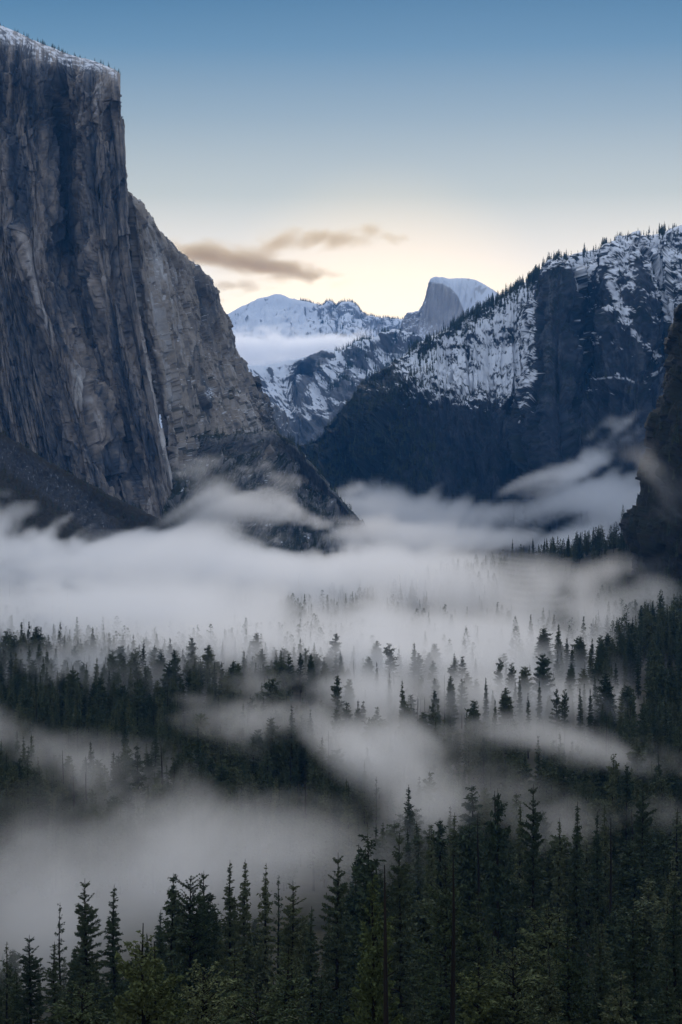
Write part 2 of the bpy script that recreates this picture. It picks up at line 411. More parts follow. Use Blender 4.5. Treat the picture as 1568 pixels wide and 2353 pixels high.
# far snow mountain ----------------------------------------------------
def fm_rails():
    crest = [(330, 790), (430, 765), (480, 745), (522, 732), (560, 709), (600, 693), (625, 686), (640, 684), (652, 686), (662, 692), (700, 700), (742, 708), (750, 702), (756, 700), (764, 702), (772, 712),
             (783, 704), (795, 700), (808, 703), (820, 711), (830, 723), (860, 735), (900, 740), (935, 743), (1010, 762), (1100, 780), (1250, 800)]
    return [[(x, y + 130, 20500), (x, y, 17000), (x + 2, y + 28, 16300), (x, y + 75, 15200), (x, y + 140, 14000), (x, y + 260, 12500)] for x, y in crest]
def fm_disp(U, V, A, Q):
    return (60 * fbm(U / 45, V / 35, 2, 3) + 50 * ridged((U + V) / 30, V / 60, 9, 4) + 14 * fbm(U / 7, V / 7, 7, 3)) * (.25 + .75 * np.clip(V / 25, 0, 1))
def fm_cover(U, V, G, n, PX, PY):
    bare = sstep(.12, .34, fbm(U / 14, V / 9, 71, 4) + .5 * (.72 - n[..., 2]) + .35 * line_bump(PX, PY, [(740, 712), (800, 706), (830, 730), (900, 752), (1000, 780)], 24) - .22 * (PX < 700))
    return .45 + .2 * fbm(U / 9, V / 6, 4, 3), 1 - bare * .9, .3 * bare
M_far = rock_mat('far_granite', [(0, (.06, .06, .07)), (.5, (.17, .16, .16)), (1, (.35, .34, .33))], bump=8, scale=.004)
loft('snow_mountain', fm_rails(), 620, 170, fm_disp, fm_cover, M_far, 'distant rounded snow mountain under the bright sky', rv=[.2, 1, 1, 1, 1])

# snowy slopes under it ------------------------------------------------
def sl_rails():
    return [
        [(380, 960, 13000), (380, 880, 11200), (400, 960, 10600), (430, 1060, 10000), (440, 1180, 9400)],
        [(500, 960, 13000), (500, 862, 11200), (520, 930, 10500), (560, 1040, 9900), (580, 1180, 9200)],
        [(560, 960, 13000), (560, 850, 11100), (585, 905, 10400), (620, 1000, 9700), (640, 1180, 9000)],
        [(640, 960, 13000), (640, 842, 11000), (655, 900, 10300), (672, 980, 9600), (690, 1180, 8900)],
        [(700, 960, 13000), (700, 828, 11050), (690, 880, 10850), (695, 960, 9700), (720, 1180, 8800)],
        [(745, 960, 13000), (745, 815, 10900), (735, 870, 10600), (720, 960, 9600), (745, 1180, 8700)],
        [(790, 960, 12800), (795, 808, 10500), (775, 870, 10000), (760, 950, 9400), (780, 1180, 8600)],
        [(850, 960, 12500), (850, 790, 10300), (840, 850, 9800), (820, 930, 9200), (840, 1180, 8500)],
        [(880, 960, 12400), (880, 777, 10300), (880, 840, 9700), (870, 930, 9100), (890, 1180, 8400)],
        [(905, 960, 12400), (905, 768, 10200), (915, 830, 9700), (910, 930, 9000), (930, 1180, 8300)],
        [(930, 960, 12300), (930, 778, 10200), (950, 830, 9700), (960, 930, 9000), (970, 1180, 8300)],
        [(1000, 960, 12300), (1000, 818, 10200), (1010, 860, 9700), (1010, 930, 9000), (1020, 1180, 8300)],
        [(1100, 960, 12300), (1100, 860, 10200), (1100, 900, 9700), (1100, 950, 9000), (1100, 1180, 8300)]]
def sl_disp(U, V, A, Q):
    return (70 * fbm(U / 55, V / 50, 12, 3) + 60 * ridged((U - .5 * V) / 34, V / 60, 29, 4) + 22 * quant(fbm(U / 14, V / 16, 17, 3), 4, .5) + 8 * fbm(U / 4, V / 4, 7, 2)) * (.2 + .8 * np.clip(V / 30, 0, 1))
def sl_cover(U, V, G, n, PX, PY):
    slab = np.maximum(line_bump(PX, PY, [(735, 815), (700, 870), (686, 915)], 26), .9 * line_bump(PX, PY, [(800, 870), (770, 905), (860, 900)], 26))
    q = .5 * n[..., 2] + .5 * blur(n[..., 2], 4) + .42 * fbm(G[..., 0] / 90, G[..., 1] / 160, G[..., 2] / 60, 5, .62) - .55 * slab - .35 * sstep(930, 1010, PY) * sstep(690, 730, PX) - .25 * sstep(900, 980, PY)
    snow = sstep(.50, .62, q + .06 * (PX > 850) * (PY < 830))
    return .45 + .25 * fbm(U / 9, V / 20, 4, 3), snow, .5 * (1 - snow) * sstep(0, .3, fbm(U / 16, V / 12, 5, 3))
M_slopes = rock_mat('slope_rock', [(0, (.05, .055, .065)), (.5, (.13, .13, .135)), (1, (.30, .30, .30))], veg=(.02, .026, .022), bump=8, scale=.006)
loft('snow_slopes', sl_rails(), 460, 330, sl_disp, sl_cover, M_slopes, 'snow covered slopes and dark slabs in the gap between the walls', rv=[.2, 1, 1, 1])

def dome_rails(xs, crest, d, foot):
    return [[(x, y + 90, d + 900), (x, y, d), (x, y + 8, d - 120), (x, (y + foot) / 2, d - 260), (x, foot, d - 500)] for x, y in zip(xs, crest)]
def sd_disp(U, V, A, Q): return 14 * fbm(U / 20, V / 30, 2, 3) + 5 * fbm(U / 5, V / 9, 2, 2)
def sd_cover(U, V, G, n, PX, PY):
    return .4 + .25 * fbm(U / 6, V / 20, 14, 3), .7 * sstep(.86, .95, n[..., 2] + .2 * fbm(U / 5, V / 4, 5, 2)), .3 * sstep(0, .3, fbm(U / 8, V / 8, 5, 2))
loft('rock_dome', dome_rails([590, 605, 620, 635, 650, 662, 668, 671], [1000, 950, 936, 933, 944, 965, 985, 1010], 7400, 1100), 110, 190, sd_disp, sd_cover, M_slopes,
     'small dark rounded rock dome beside the foot of the wall', rv=[.2, 1, 1, 1])

# half dome shape --------------------------------------------------
def hd_rails():
    c = [[(850, 850), (850, 858), (850, 890), (850, 920)],
         [(880, 820), (882, 828), (880, 870), (870, 920)],
         [(905, 790), (906, 797), (903, 845), (895, 920)],
         [(917, 768), (919, 775), (914, 825), (910, 920)],
         [(930, 737), (933, 746), (930, 800), (925, 920)],
         [(940, 727), (942, 736), (940, 790), (935, 920)],
         [(962, 722), (962, 731), (955, 780), (950, 920)],
         [(975, 700), (976, 706), (968, 760), (962, 920)],
         [(984, 662), (985, 668), (978, 750), (972, 920)],
         [(989, 650), (991, 655), (985, 745), (980, 920)],
         [(997, 645), (1000, 651), (996, 745), (992, 920)],
         [(1015, 645), (1018, 653), (1012, 750), (1008, 920)],
         [(1034, 646), (1036, 662), (1028, 755), (1025, 920)],
         [(1056, 642), (1052, 680), (1043, 760), (1040, 920)],
         [(1075, 641), (1064, 708), (1056, 770), (1052, 920)],
         [(1095, 645), (1073, 735), (1066, 780), (1062, 920)],
         [(1115, 655), (1082, 752), (1078, 790), (1075, 920)],
         [(1140, 671), (1108, 765), (1100, 800), (1095, 920)],
         [(1158, 688), (1140, 775), (1130, 810), (1125, 920)],
         [(1190, 730), (1180, 790), (1170, 820), (1165, 920)]]
    R = []
    for i, q in enumerate(c):
        k = min(1, max(0, (i - 9) / 7)); d0 = 13300 + 350 * k
        R.append([(q[0][0] + 10, q[0][1] + 110, d0 + 1500), (*q[0], d0), (*q[1], 13120 - 60 * k), (*q[2], 13040 - 60 * k), (*q[3], 12500)])
    return R
def hd_disp(U, V, A, Q):
    PX = Q[..., 0] + CX
    rough = .35 + .9 * (1 - sstep(940, 985, PX))
    return (22 * fbm(U / 20, V / 60, 2, 3) * rough + 26 * ridged(U / 14, V / 22, 2, 3) * (1 - sstep(950, 985, PX)) + 12 * quant(fbm(U / 7, V / 34, 6, 3), 4, .4) + 4 * fbm(U / 3, V / 5, 6, 2)) * (.25 + .75 * np.clip(V / 30, 0, 1))
def hd_cover(U, V, G, n, PX, PY):
    edge = np.interp(PX, [985, 1000, 1018, 1036, 1052, 1064, 1073, 1082, 1110, 1160], [648, 650, 652, 662, 680, 708, 735, 752, 765, 780])
    top = 1 - sstep(-3, 4, PY - edge)
    rock_t = .3 * sstep(.1, .35, fbm(U / 9, V / 7, 5, 4)) * sstep(1050, 1090, PX)
    snow = top * (1 - rock_t * 2.2) * (PX > 970) + (1 - top) * sstep(.45, .65, n[..., 2] + .35 * fbm(U / 6, V / 6, 8, 3) - .22 * sstep(975, 990, PX) * (PY < 800))
    t = .5 + .24 * fbm(U / 13, V / 40, 31, 4) + .14 * fbm(U / 4, V / 20, 32, 3)
    return t, np.clip(snow, 0, 1), .4 * (1 - sstep(930, 960, PX)) * sstep(0, .3, fbm(U / 9, V / 9, 9, 3))
M_dome = rock_mat('dome_granite', [(0, (.12, .12, .12)), (.5, (.30, .28, .26)), (1, (.50, .47, .44))], bump=5, scale=.01)
loft('granite_dome', hd_rails(), 330, 330, hd_disp, hd_cover, M_dome, 'granite dome with a sheer cut face and a snow covered back', rv=[.2, 1, 1, 1], ten=.7)

# big dark ridge on the right -----------------------------------------
def rr_rails():
    #      px    crest  dc    edge   de   low_y  dl
    T = [(600, 1110, 6300, 1120, 6150, 1160, 5600), (690, 1062, 6300, 1074, 6000, 1130, 5500), (720, 1044, 6300, 1060, 5950, 1125, 5400), (780, 972, 6300, 1000, 5850, 1110, 5350), (840, 893, 6300, 940, 5750, 1100, 5300),
         (872, 868, 6300, 915, 5700, 1095, 5250), (905, 850, 6300, 905, 5600, 1090, 5200), (955, 803, 6300, 900, 5550, 1090, 5150), (1000, 780, 6300, 895, 5500, 1090, 5120), (1060, 742, 6250, 905, 5450, 1090, 5100),
         (1105, 716, 6200, 920, 5400, 1090, 5080), (1150, 690, 6150, 930, 5380, 1090, 5060), (1190, 664, 6150, 945, 5360, 1090, 5050), (1220, 646, 6100, 930, 5400, 1090, 5000), (1232, 637, 6100, 725, 5520, 1070, 4990), (1248, 629, 6080, 715, 5450, 1070, 4990), (1256, 622, 6050, 720, 5560, 1070, 4980),
         (1263, 615, 5980, 628, 5330, 1070, 4960), (1285, 606, 5950, 616, 5310, 1070, 4950), (1300, 600, 5950, 624, 5330, 1070, 4950), (1318, 592, 5980, 720, 5500, 1070, 4950), (1345, 585, 6000, 760, 5500, 1070, 4930), (1385, 576, 6000, 690, 5480, 1070, 4920), (1420, 566, 6000, 610, 5350, 1070, 4900),
         (1465, 556, 6000, 600, 5300, 1070, 4900), (1490, 549, 6000, 660, 5450, 1070, 4900), (1525, 538, 6000, 720, 5450, 1070, 4880), (1568, 526, 6000, 660, 5350, 1070, 4880), (1640, 500, 6000, 640, 5300, 1070, 4880), (1850, 430, 6000, 560, 5300, 1070, 4850), (2200, 380, 6000, 500, 5300, 1070, 4850)]
    R = []
    for px, cy_, dc, ey, de, ly, dl in T:
        mid = (cy_ + ey) / 2
        R.append([(px + 20, cy_ + 140, dc + 1500), (px, cy_, dc), (px, mid, (dc + de) / 2 + 20), (px, ey, de), (px, (ey + ly) / 2, (de * .35 + dl * .65)), (px, ly, dl), (px, 1200, dl - 150), (px, 1330, dl - 500)])
    return R
def rr_disp(U, V, A, Q):
    PX = Q[..., 0] + CX
    
    d = 60 * fbm(U / 110, V / 220, 42, 3) + 34 * ridged((U + .35 * V) / 60, V / 130, 19, 4) + 20 * slabs(U / 30, V / 110, 33)[0] + 9 * slabs(U / 12, V / 42, 34)[0]
    d = d + 8 * fbm(U / 9, V / 16, 27, 3) + 5 * fbm(U / 4, V / 5, 7, 2) + 12 * ridged(U / 22, V / 170, 29, 3) * sstep(1240, 1270, PX)
    return d * (.12 + .88 * np.clip(V / 60, 0, 1))
def rr_cover(U, V, G, n, PX, PY):
    g = G.astype(np.float32); nzs = .65 * blur(n[..., 2]) + .35 * n[..., 2]
    nn = fbm(g[..., 0] / 34, g[..., 1] / 60, g[..., 2] / 24, 5, .66); n3 = fbm(g[..., 0] / 9, g[..., 1] / 16, g[..., 2] / 6, 2, .6)
    crest = np.interp(PX, [690, 780, 905, 1000, 1060, 1150, 1220, 1262, 1370, 1568], [1062, 972, 850, 780, 742, 690, 646, 612, 578, 526])
    dep = PY - crest
    hi = np.interp(PY, [560, 750, 850, 950, 1060, 1150], [.22, .12, .04, -.16, -.36, -.6])
    left = -.45 * (1 - sstep(840, 960, PX)) - .12 * (1 - sstep(940, 1000, PX))
    ridge_dark = -.35 * (1 - sstep(4, 26, dep)) * (PX > 960) * (PX < 1180)
    big = fbm(PX / 60, PY / 45, 71, 3)
    slope = sstep(900, 960, PX) * (1 - sstep(1205, 1262, PX + 40 * big)) * (1 - sstep(870, 960, PY + 40 * big))
    pillar = sstep(1225, 1245, PX) * (1 - sstep(1305, 1330, PX)) * sstep(4, 20, PY - np.maximum(crest, 612))
    right = sstep(1300, 1330, PX)
    gully = np.maximum.reduce([line_bump(PX, PY, [(1395, 640), (1440, 730), (1485, 800), (1530, 850)], 16), line_bump(PX, PY, [(1340, 600), (1330, 660)], 16), line_bump(PX, PY, [(1500, 560), (1520, 680), (1560, 760)], 22), line_bump(PX, PY, [(1200, 930), (1190, 975)], 14)])
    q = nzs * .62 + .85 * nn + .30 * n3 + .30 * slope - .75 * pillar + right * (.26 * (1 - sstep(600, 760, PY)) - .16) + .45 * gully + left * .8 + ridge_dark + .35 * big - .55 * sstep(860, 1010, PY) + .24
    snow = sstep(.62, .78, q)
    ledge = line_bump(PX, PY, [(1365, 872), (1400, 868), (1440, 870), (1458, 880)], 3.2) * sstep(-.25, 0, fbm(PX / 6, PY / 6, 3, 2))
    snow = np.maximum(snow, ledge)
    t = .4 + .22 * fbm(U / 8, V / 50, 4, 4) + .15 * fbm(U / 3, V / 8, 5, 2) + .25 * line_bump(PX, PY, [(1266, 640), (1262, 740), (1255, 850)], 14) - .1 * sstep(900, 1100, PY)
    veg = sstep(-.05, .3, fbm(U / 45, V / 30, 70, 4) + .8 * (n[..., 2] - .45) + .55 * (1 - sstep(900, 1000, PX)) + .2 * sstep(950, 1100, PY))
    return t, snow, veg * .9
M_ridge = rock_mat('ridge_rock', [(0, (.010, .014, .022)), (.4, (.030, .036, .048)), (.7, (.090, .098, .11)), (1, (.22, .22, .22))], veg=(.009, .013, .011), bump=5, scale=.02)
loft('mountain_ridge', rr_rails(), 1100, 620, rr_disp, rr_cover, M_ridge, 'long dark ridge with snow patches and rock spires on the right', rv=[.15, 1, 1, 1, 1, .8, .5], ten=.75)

# near dark cliff at the right edge --------------------------------------
def rc_rails():
    rows = [(1580, 715), (1556, 745), (1541, 775), (1528, 830), (1514, 890), (1502, 945), (1490, 1000), (1476, 1060), (1462, 1115), (1450, 1180), (1441, 1235), (1440, 1300), (1440, 1420)]
    R = []
    for off, dd, up in ((40, 500, 60), (6, 120, 10), (0, 0, 0), (30, -60, -8), (90, -120, -20), (200, -160, -45), (420, -260, -80), (800, -350, -120)):
        r = [(rows[0][0] + off + 60, rows[0][1] + up + 150, 2500 + dd + 700)]
        for j, (x, y) in enumerate(rows):
            r.append((x + off, y + up * (1 - j / 12), 2500 + dd - 12 * j))
        R.append(r)
    return R
def rc_disp(U, V, A, Q):
    d = 14 * fbm(U / 40, V / 160, 5, 3) + 7 * slabs(U / 26, V / 90, 43)[0] + 4 * slabs(U / 11, V / 40, 44)[0] + 2 * slabs(U / 5, V / 16, 45)[0] + 1.5 * fbm(U / 3, V / 5, 3, 2)
    return d * .85
def rc_cover(U, V, G, n, PX, PY):
    t = .36 + .25 * fbm(U / 16, V / 60, 4, 4) + .2 * fbm(U / 4, V / 16, 5, 2)
    veg = sstep(.0, .3, fbm(U / 22, V / 26, 15, 4) + .7 * n[..., 2])
    return t, 0 * t, veg * .8
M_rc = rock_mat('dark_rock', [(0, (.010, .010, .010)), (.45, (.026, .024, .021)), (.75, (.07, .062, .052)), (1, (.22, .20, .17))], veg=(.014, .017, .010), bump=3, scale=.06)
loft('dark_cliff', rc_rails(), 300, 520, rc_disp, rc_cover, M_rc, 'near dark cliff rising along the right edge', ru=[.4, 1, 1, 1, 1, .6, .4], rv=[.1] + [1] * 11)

# ------------------------------------------------------------------ ground sheet
_dy = np.array([-3000, -400, -60, 0, 25, 60, 120, 215, 350, 500, 650, 900, 1e5])
_dz = np.array([420, 260, 172, 168.3, 152, 132, 108, 80, 48, 22, 9, 0, 0])
def hills(x, y):
    g = lambda cx, cy_, rx, ry, h: h * np.exp(-((x - cx) / rx) ** 2 - ((y - cy_) / ry) ** 2)
    return (g(560, 2900, 290, 330, 104) + g(430, 1550, 190, 480, 66) + g(-330, 1480, 300, 300, 12) + g(270, 2800, 170, 200, 30)
            + g(-330, 3650, 260, 160, 60) + g(420, 2300, 130, 250, 42) + g(60, 3600, 500, 300, 22))
def ground_h(x, y):
    x = np.asarray(x, float); y = np.asarray(y, float)
    z = np.interp(y, _dy, _dz) + hills(x, y)
    z = z + (5 * pn(x / 150, y / 150, 3.3) + 1.6 * pn(x / 37, y / 37, 8.3)) * sstep(10, 60, np.abs(y) + np.abs(x))
    z = z + 900 * sstep(1500, 6000, np.abs(x)) + 500 * sstep(16000, 40000, y)
    return z
def build_ground():
    s = np.linspace(-1, 1, 420); xs = np.sinh(s * 7.0) / np.sinh(7.0) * 30000
    t = np.linspace(0, 1, 520)
    ys = -3000 + 3000 * np.minimum(t / .06, 1); far = np.clip((t - .06) / .94, 0, 1)
    ys = np.where(t > .06, 3.0 * (np.exp(far * math.log(60000 / 3.0)) - 1), ys)
    X, Y = np.meshgrid(xs, ys, indexing='ij'); Z = ground_h(X, Y)
    me = mesh_from('ground', np.stack([X, Y, Z], -1), grid_faces(*X.shape))
    m, nt, b = new_mat('forest_floor'); N = nt.nodes.new; L = nt.links.new
    tc = N('ShaderNodeTexCoord'); n1 = N('ShaderNodeTexNoise'); n1.inputs['Scale'].default_value = .06; n1.inputs['Detail'].default_value = 8
    L(tc.outputs['Object'], n1.inputs['Vector'])
    r = ramp(nt, [(.3, (.010, .012, .008)), (.5, (.022, .022, .013)), (.7, (.045, .038, .022))]); L(n1.outputs['Fac'], r.inputs[0]); L(r.outputs[0], b.inputs['Base Color'])
    bp = N('ShaderNodeBump'); bp.inputs['Distance'].default_value = 1.5; L(n1.outputs['Fac'], bp.inputs['Height']); L(bp.outputs[0], b.inputs['Normal'])
    me.materials.append(m)
    o = bpy.data.objects.new('ground', me); COL.objects.link(o); tag(o, kind='structure')
build_ground()

# ------------------------------------------------------------------ tree prototypes
def foliage_mat(name, c0, c1, c2):
    m, nt, b = new_mat(name); N = nt.nodes.new; L = nt.links.new
    oi = N('ShaderNodeObjectInfo'); tc = N('ShaderNodeTexCoord')
    n1 = N('ShaderNodeTexNoise'); n1.inputs['Scale'].default_value = .8; n1.inputs['Detail'].default_value = 3; L(tc.outputs['Object'], n1.inputs['Vector'])
    ma = N('ShaderNodeMath'); ma.operation = 'MULTIPLY_ADD'; L(oi.outputs['Random'], ma.inputs[0]); ma.inputs[1].default_value = .5
    mb = N('ShaderNodeMath'); mb.operation = 'MULTIPLY'; L(n1.outputs['Fac'], mb.inputs[0]); mb.inputs[1].default_value = .6; L(mb.outputs[0], ma.inputs[2])
    r = ramp(nt, [(.15, c0), (.5, c1), (.9, c2)]); L(ma.outputs[0], r.inputs[0]); L(r.outputs[0], b.inputs['Base Color'])
    b.inputs['Roughness'].default_value = .8
    return m
M_fol = foliage_mat('needles', (.018, .032, .016), (.042, .058, .030), (.095, .105, .050))
M_nearf = foliage_mat('near_needles', (.018, .032, .014), (.052, .070, .030), (.135, .150, .065))
M_young = foliage_mat('young_needles', (.045, .062, .022), (.07, .09, .032), (.10, .115, .042))
m_, nt_, b_ = new_mat('bark'); b_.inputs['Base Color'].default_value = (.026, .020, .016, 1); M_bark = m_
_n = nt_.nodes.new('ShaderNodeTexNoise'); _n.inputs['Scale'].default_value = 3; _n.inputs['Detail'].default_value = 5
_rr = ramp(nt_, [(.3, (.007, .006, .006)), (.7, (.022, .017, .014))]); nt_.links.new(_n.outputs['Fac'], _rr.inputs[0]); nt_.links.new(_rr.outputs[0], b_.inputs['Base Color'])

class MB:
    def __init__(s): s.v = []; s.f = []
    def tube(s, pts, rad, k=5):
        base = len(s.v); n = len(pts)
        for i, (p, r) in enumerate(zip(pts, rad)):
            a = np.array(pts[min(i + 1, n - 1)]) - np.array(pts[max(i - 1, 0)]); a = a / (np.linalg.norm(a) + 1e-9)
            u = np.cross(a, (0.31, .95, 0.1)); u /= np.linalg.norm(u) + 1e-9; w = np.cross(a, u)
            for j in range(k):
                t = 2 * math.pi * j / k; s.v.append(np.array(p) + r * (math.cos(t) * u + math.sin(t) * w))
        for i in range(n - 1):
            for j in range(k):
                a0 = base + i * k + j; a1 = base + i * k + (j + 1) % k
                s.f.append((a0, a1, a1 + k, a0 + k))
    def quads(s, Q):                        # Q (n,4,3)
        b = len(s.v); s.v.extend(Q.reshape(-1, 3)); s.f.extend([(b + 4 * i, b + 4 * i + 1, b + 4 * i + 2, b + 4 * i + 3) for i in range(len(Q))])
    def mesh(s, name, mat, smooth=False):
        me = mesh_from(name, np.array(s.v), np.array(s.f), smooth); me.materials.append(mat); return me

def sprays(rs, C, D, size, flat=.5):
    """C centres, D directions outward: one kinked leaf-sized quad each, random roll"""
    n = len(C); up = rs.normal(size=(n, 3)); up[:, 2] *= flat
    D = D / (np.linalg.norm(D, axis=1)[:, None] + 1e-9)
    W = np.cross(D, up); W /= np.linalg.norm(W, axis=1)[:, None] + 1e-9
    L = (size * rs.uniform(.7, 1.4, n))[:, None]; w = L * rs.uniform(.14, .26, n)[:, None]
    return np.stack([C - D * L * .4, C + W * w, C + D * L * .7, C - W * w], 1)

def make_tree(seed, H=36, R=4.2, start=.12, shape=1.0, whorls=34, per=6, droop=.35, upt=.0, clumps=7, size=.85, gap=.15, lump=.25, needles=5, top=.0, mat=None, dead=False, lean=0.0):
    rs = np.random.RandomState(seed); tr = MB(); cr = MB()
    zz = np.linspace(0, 1, 12)
    bx = lean * H * zz ** 1.5 + .15 * np.sin(zz * 9 + seed); by = .15 * np.cos(zz * 7 + seed)
    r0 = H * .0125
    ax = lambda t: np.array([np.interp(t, zz, bx), np.interp(t, zz, by), t * H])
    tr.tube([ax(t) for t in zz], [r0 * (1.25 if t == 0 else 1) * (1 - t) ** .8 + .04 for t in zz], 7)
    sect = rs.uniform(.75, 1.2, 5)
    CC = []; DD = []; SS = []
    for i in range(whorls):
        t = start + (1 - start - .015) * (max(0.0, i + rs.uniform(-.4, .4)) / whorls) ** .95
        t = min(max(t, start * .8), .985)
        u = max(0.0, (t - start) / (1 - start))
        prof = (1 - u) ** shape * (1 - .55 * math.exp(-u / .10)) + top * math.sqrt(max(0, 1 - u)) * u
        n = max(3, int(round(per * (1 if u < .8 else .7)))); tw = t
        a0 = rs.uniform(0, 6.28)
        for j in range(n):
            if rs.rand() < gap: continue
            a = a0 + 6.283 * j / n + rs.normal() * .3
            t = min(.988, max(start * .8, tw + rs.uniform(-.6, .6) * (1 - start) / whorls)); u = max(0.0, (t - start) / (1 - start))
            Lb = R * max(prof, .03) * rs.uniform(1 - lump * 1.6, 1 + lump) * sect[int(a / 6.283 * 5) % 5]
            if dead: Lb *= rs.uniform(.2, .8)
            if Lb < .25: Lb = .25
            o = ax(t); dirn = np.array([math.cos(a), math.sin(a), 0])
            rise = upt + .45 * u - droop * (1 - u) + rs.normal() * .08
            ss = np.linspace(0, 1, 5)
            pts = [o + dirn * Lb * s + np.array([0, 0, Lb * (rise * s + (.35 * upt - .22 * droop + .12) * s * s)]) for s in ss]
            br = .012 * Lb + .03
            tr.tube([pts[0], pts[2], pts[4]], [br * 1.6, br, .015], 3)
            if dead:
                continue
            k = max(2, int(round(clumps * Lb / R + 1.2)))
            for s in np.linspace(.28 if Lb > 1.2 else .1, 1.0, k):
                c = pts[0] + (pts[4] - pts[0]) * 0
                c = np.array([np.interp(s, ss, [p[q] for p in pts]) for q in range(3)])
                m = needles
                spread = size * (.55 + .35 * (1 - abs(s - .6))) * (.6 if u > .85 else 1)
                for _ in range(m):
                    off = rs.normal(size=3) * spread * np.array([.5, .5, .28])
                    CC.append(c + off); dd = dirn * .8 + rs.normal(size=3) * .6 + np.array([0, 0, .25 * upt - .15 * droop]); DD.append(dd); SS.append(size * (.62 if u > .85 else 1))
    if CC:
        Q = sprays(rs, np.array(CC), np.array(DD), np.array(SS)); cr.quads(Q)
    return tr.mesh('trunk', M_bark, True), (cr.mesh('crown', mat or M_fol) if CC else None)

SPEC = {
    'fir':   [dict(H=38, R=3.6, shape=.95, start=.10, whorls=40, per=6, droop=.45, clumps=6, size=.8, gap=.12, lump=.3),
              dict(H=38, R=3.1, shape=.85, start=.14, whorls=36, per=6, droop=.55, clumps=5, size=.8, gap=.22, lump=.4),
              dict(H=38, R=4.3, shape=1.1, start=.05, whorls=42, per=7, droop=.35, clumps=7, size=.8, gap=.10, lump=.25)],
    'pine':  [dict(H=38, R=4.6, shape=.60, start=.28, whorls=26, per=5, droop=.25, upt=.15, clumps=6, size=1.05, gap=.28, lump=.45, needles=7),
              dict(H=38, R=4.2, shape=.50, start=.35, whorls=22, per=5, droop=.15, upt=.25, clumps=5, size=1.1, gap=.35, lump=.5, needles=7, lean=.02),
              dict(H=38, R=3.6, shape=.55, start=.22, whorls=28, per=5, droop=.30, upt=.10, clumps=5, size=1.0, gap=.30, lump=.4, needles=7)],
    'cedar': [dict(H=34, R=4.9, shape=.55, start=.06, whorls=34, per=8, droop=.15, upt=.05, clumps=6, size=1.0, gap=.08, lump=.3, needles=7),
              dict(H=34, R=5.3, shape=.42, start=.08, whorls=30, per=8, droop=.05, upt=.15, clumps=6, size=1.1, gap=.10, lump=.4, needles=7)],
    'young': [dict(H=46, R=6.8, shape=.75, start=.10, whorls=40, per=7, droop=.12, upt=.35, clumps=12, size=.5, gap=.18, lump=.35, needles=18, mat=M_young),
              dict(H=30, R=5.0, shape=.6, start=.10, whorls=24, per=6, droop=.05, upt=.4, clumps=12, size=.45, gap=.15, lump=.35, needles=14, mat=M_young)],
    'thin':  [dict(H=38, R=2.4, shape=.6, start=.25, whorls=30, per=4, droop=.2, upt=.1, clumps=4, size=.7, gap=.45, lump=.5, needles=5)],
    'snag':  [dict(H=34, R=2.0, shape=.5, start=.3, whorls=16, per=3, droop=.1, upt=.1, gap=.4, dead=True),
              dict(H=34, R=1.3, shape=.4, start=.4, whorls=10, per=2, droop=.0, upt=.3, gap=.4, dead=True)],
    'round': [dict(H=30, R=5.4, shape=.45, start=.05, whorls=36, per=8, droop=.12, upt=.12, clumps=9, size=.46, gap=.10, lump=.35, needles=8, mat=M_nearf),
              dict(H=30, R=4.6, shape=.55, start=.05, whorls=38, per=8, droop=.22, upt=.05, clumps=8, size=.46, gap=.14, lump=.45, needles=8, mat=M_nearf)],
    'near':  [dict(H=38, R=5.2, shape=.62, start=.14, whorls=44, per=6, droop=.32, upt=.10, clumps=11, size=.5, gap=.22, lump=.4, needles=12),
              dict(H=38, R=4.8, shape=.85, start=.08, whorls=50, per=7, droop=.42, clumps=10, size=.48, gap=.16, lump=.35, needles=10)],
}
PROTO = {}
_s = 100
for sp, lst in SPEC.items():
    for i, kw in enumerate(lst):
        _s += 1
        PROTO[(sp, i)] = (*make_tree(_s, **kw), kw['H'])
NVAR = {k: len(v) for k, v in SPEC.items()}

# ------------------------------------------------------------------ where trees stand
rs = np.random.RandomState(11)
X_, Y_ = [], []
def scatter(y0, y1, step, half=lambda y: .21 * y + 75, keep=1.0):
    y = y0
    while y < y1:
        h = half(y); n = int(2 * h / step)
        xs = -h + (np.arange(n) + rs.uniform(0, 1, n)) * step
        ys = y + rs.uniform(-.5, .5, n) * step
        k = rs.rand(n) < keep
        X_.append(xs[k]); Y_.append(ys[k]); y += step
scatter(230, 430, 15); scatter(430, 720, 12.5); scatter(720, 1100, 10.8); scatter(1100, 1500, 10.8); scatter(1500, 2200, 12.5); scatter(2200, 3700, 17)
X_ = np.concatenate(X_); Y_ = np.concatenate(Y_)
dens = fbm(X_ / 90, Y_ / 90, 5.0, 3)
_px = X_ / Y_ * F + CX
clear = sstep(620, 800, _px) * (1 - sstep(1360, 1440, _px)) * sstep(1080, 1250, Y_) * (1 - sstep(2500, 2800, Y_))
ok = rs.rand(len(X_)) < np.clip(1.0 + 1.5 * dens, .35, 1) * (1 - .84 * clear)
X_ = X_[ok]; Y_ = Y_[ok]
HT = rs.normal(34, 6.5, len(X_)) * (1 + .25 * fbm(X_ / 60, Y_ / 60, 15.0, 2)); HT = np.clip(HT, 14, 52)
HT *= np.interp(Y_, [200, 420, 560, 2500, 4000], [.55, .72, 1.0, 1, .85])
Z_ = ground_h(X_, Y_)

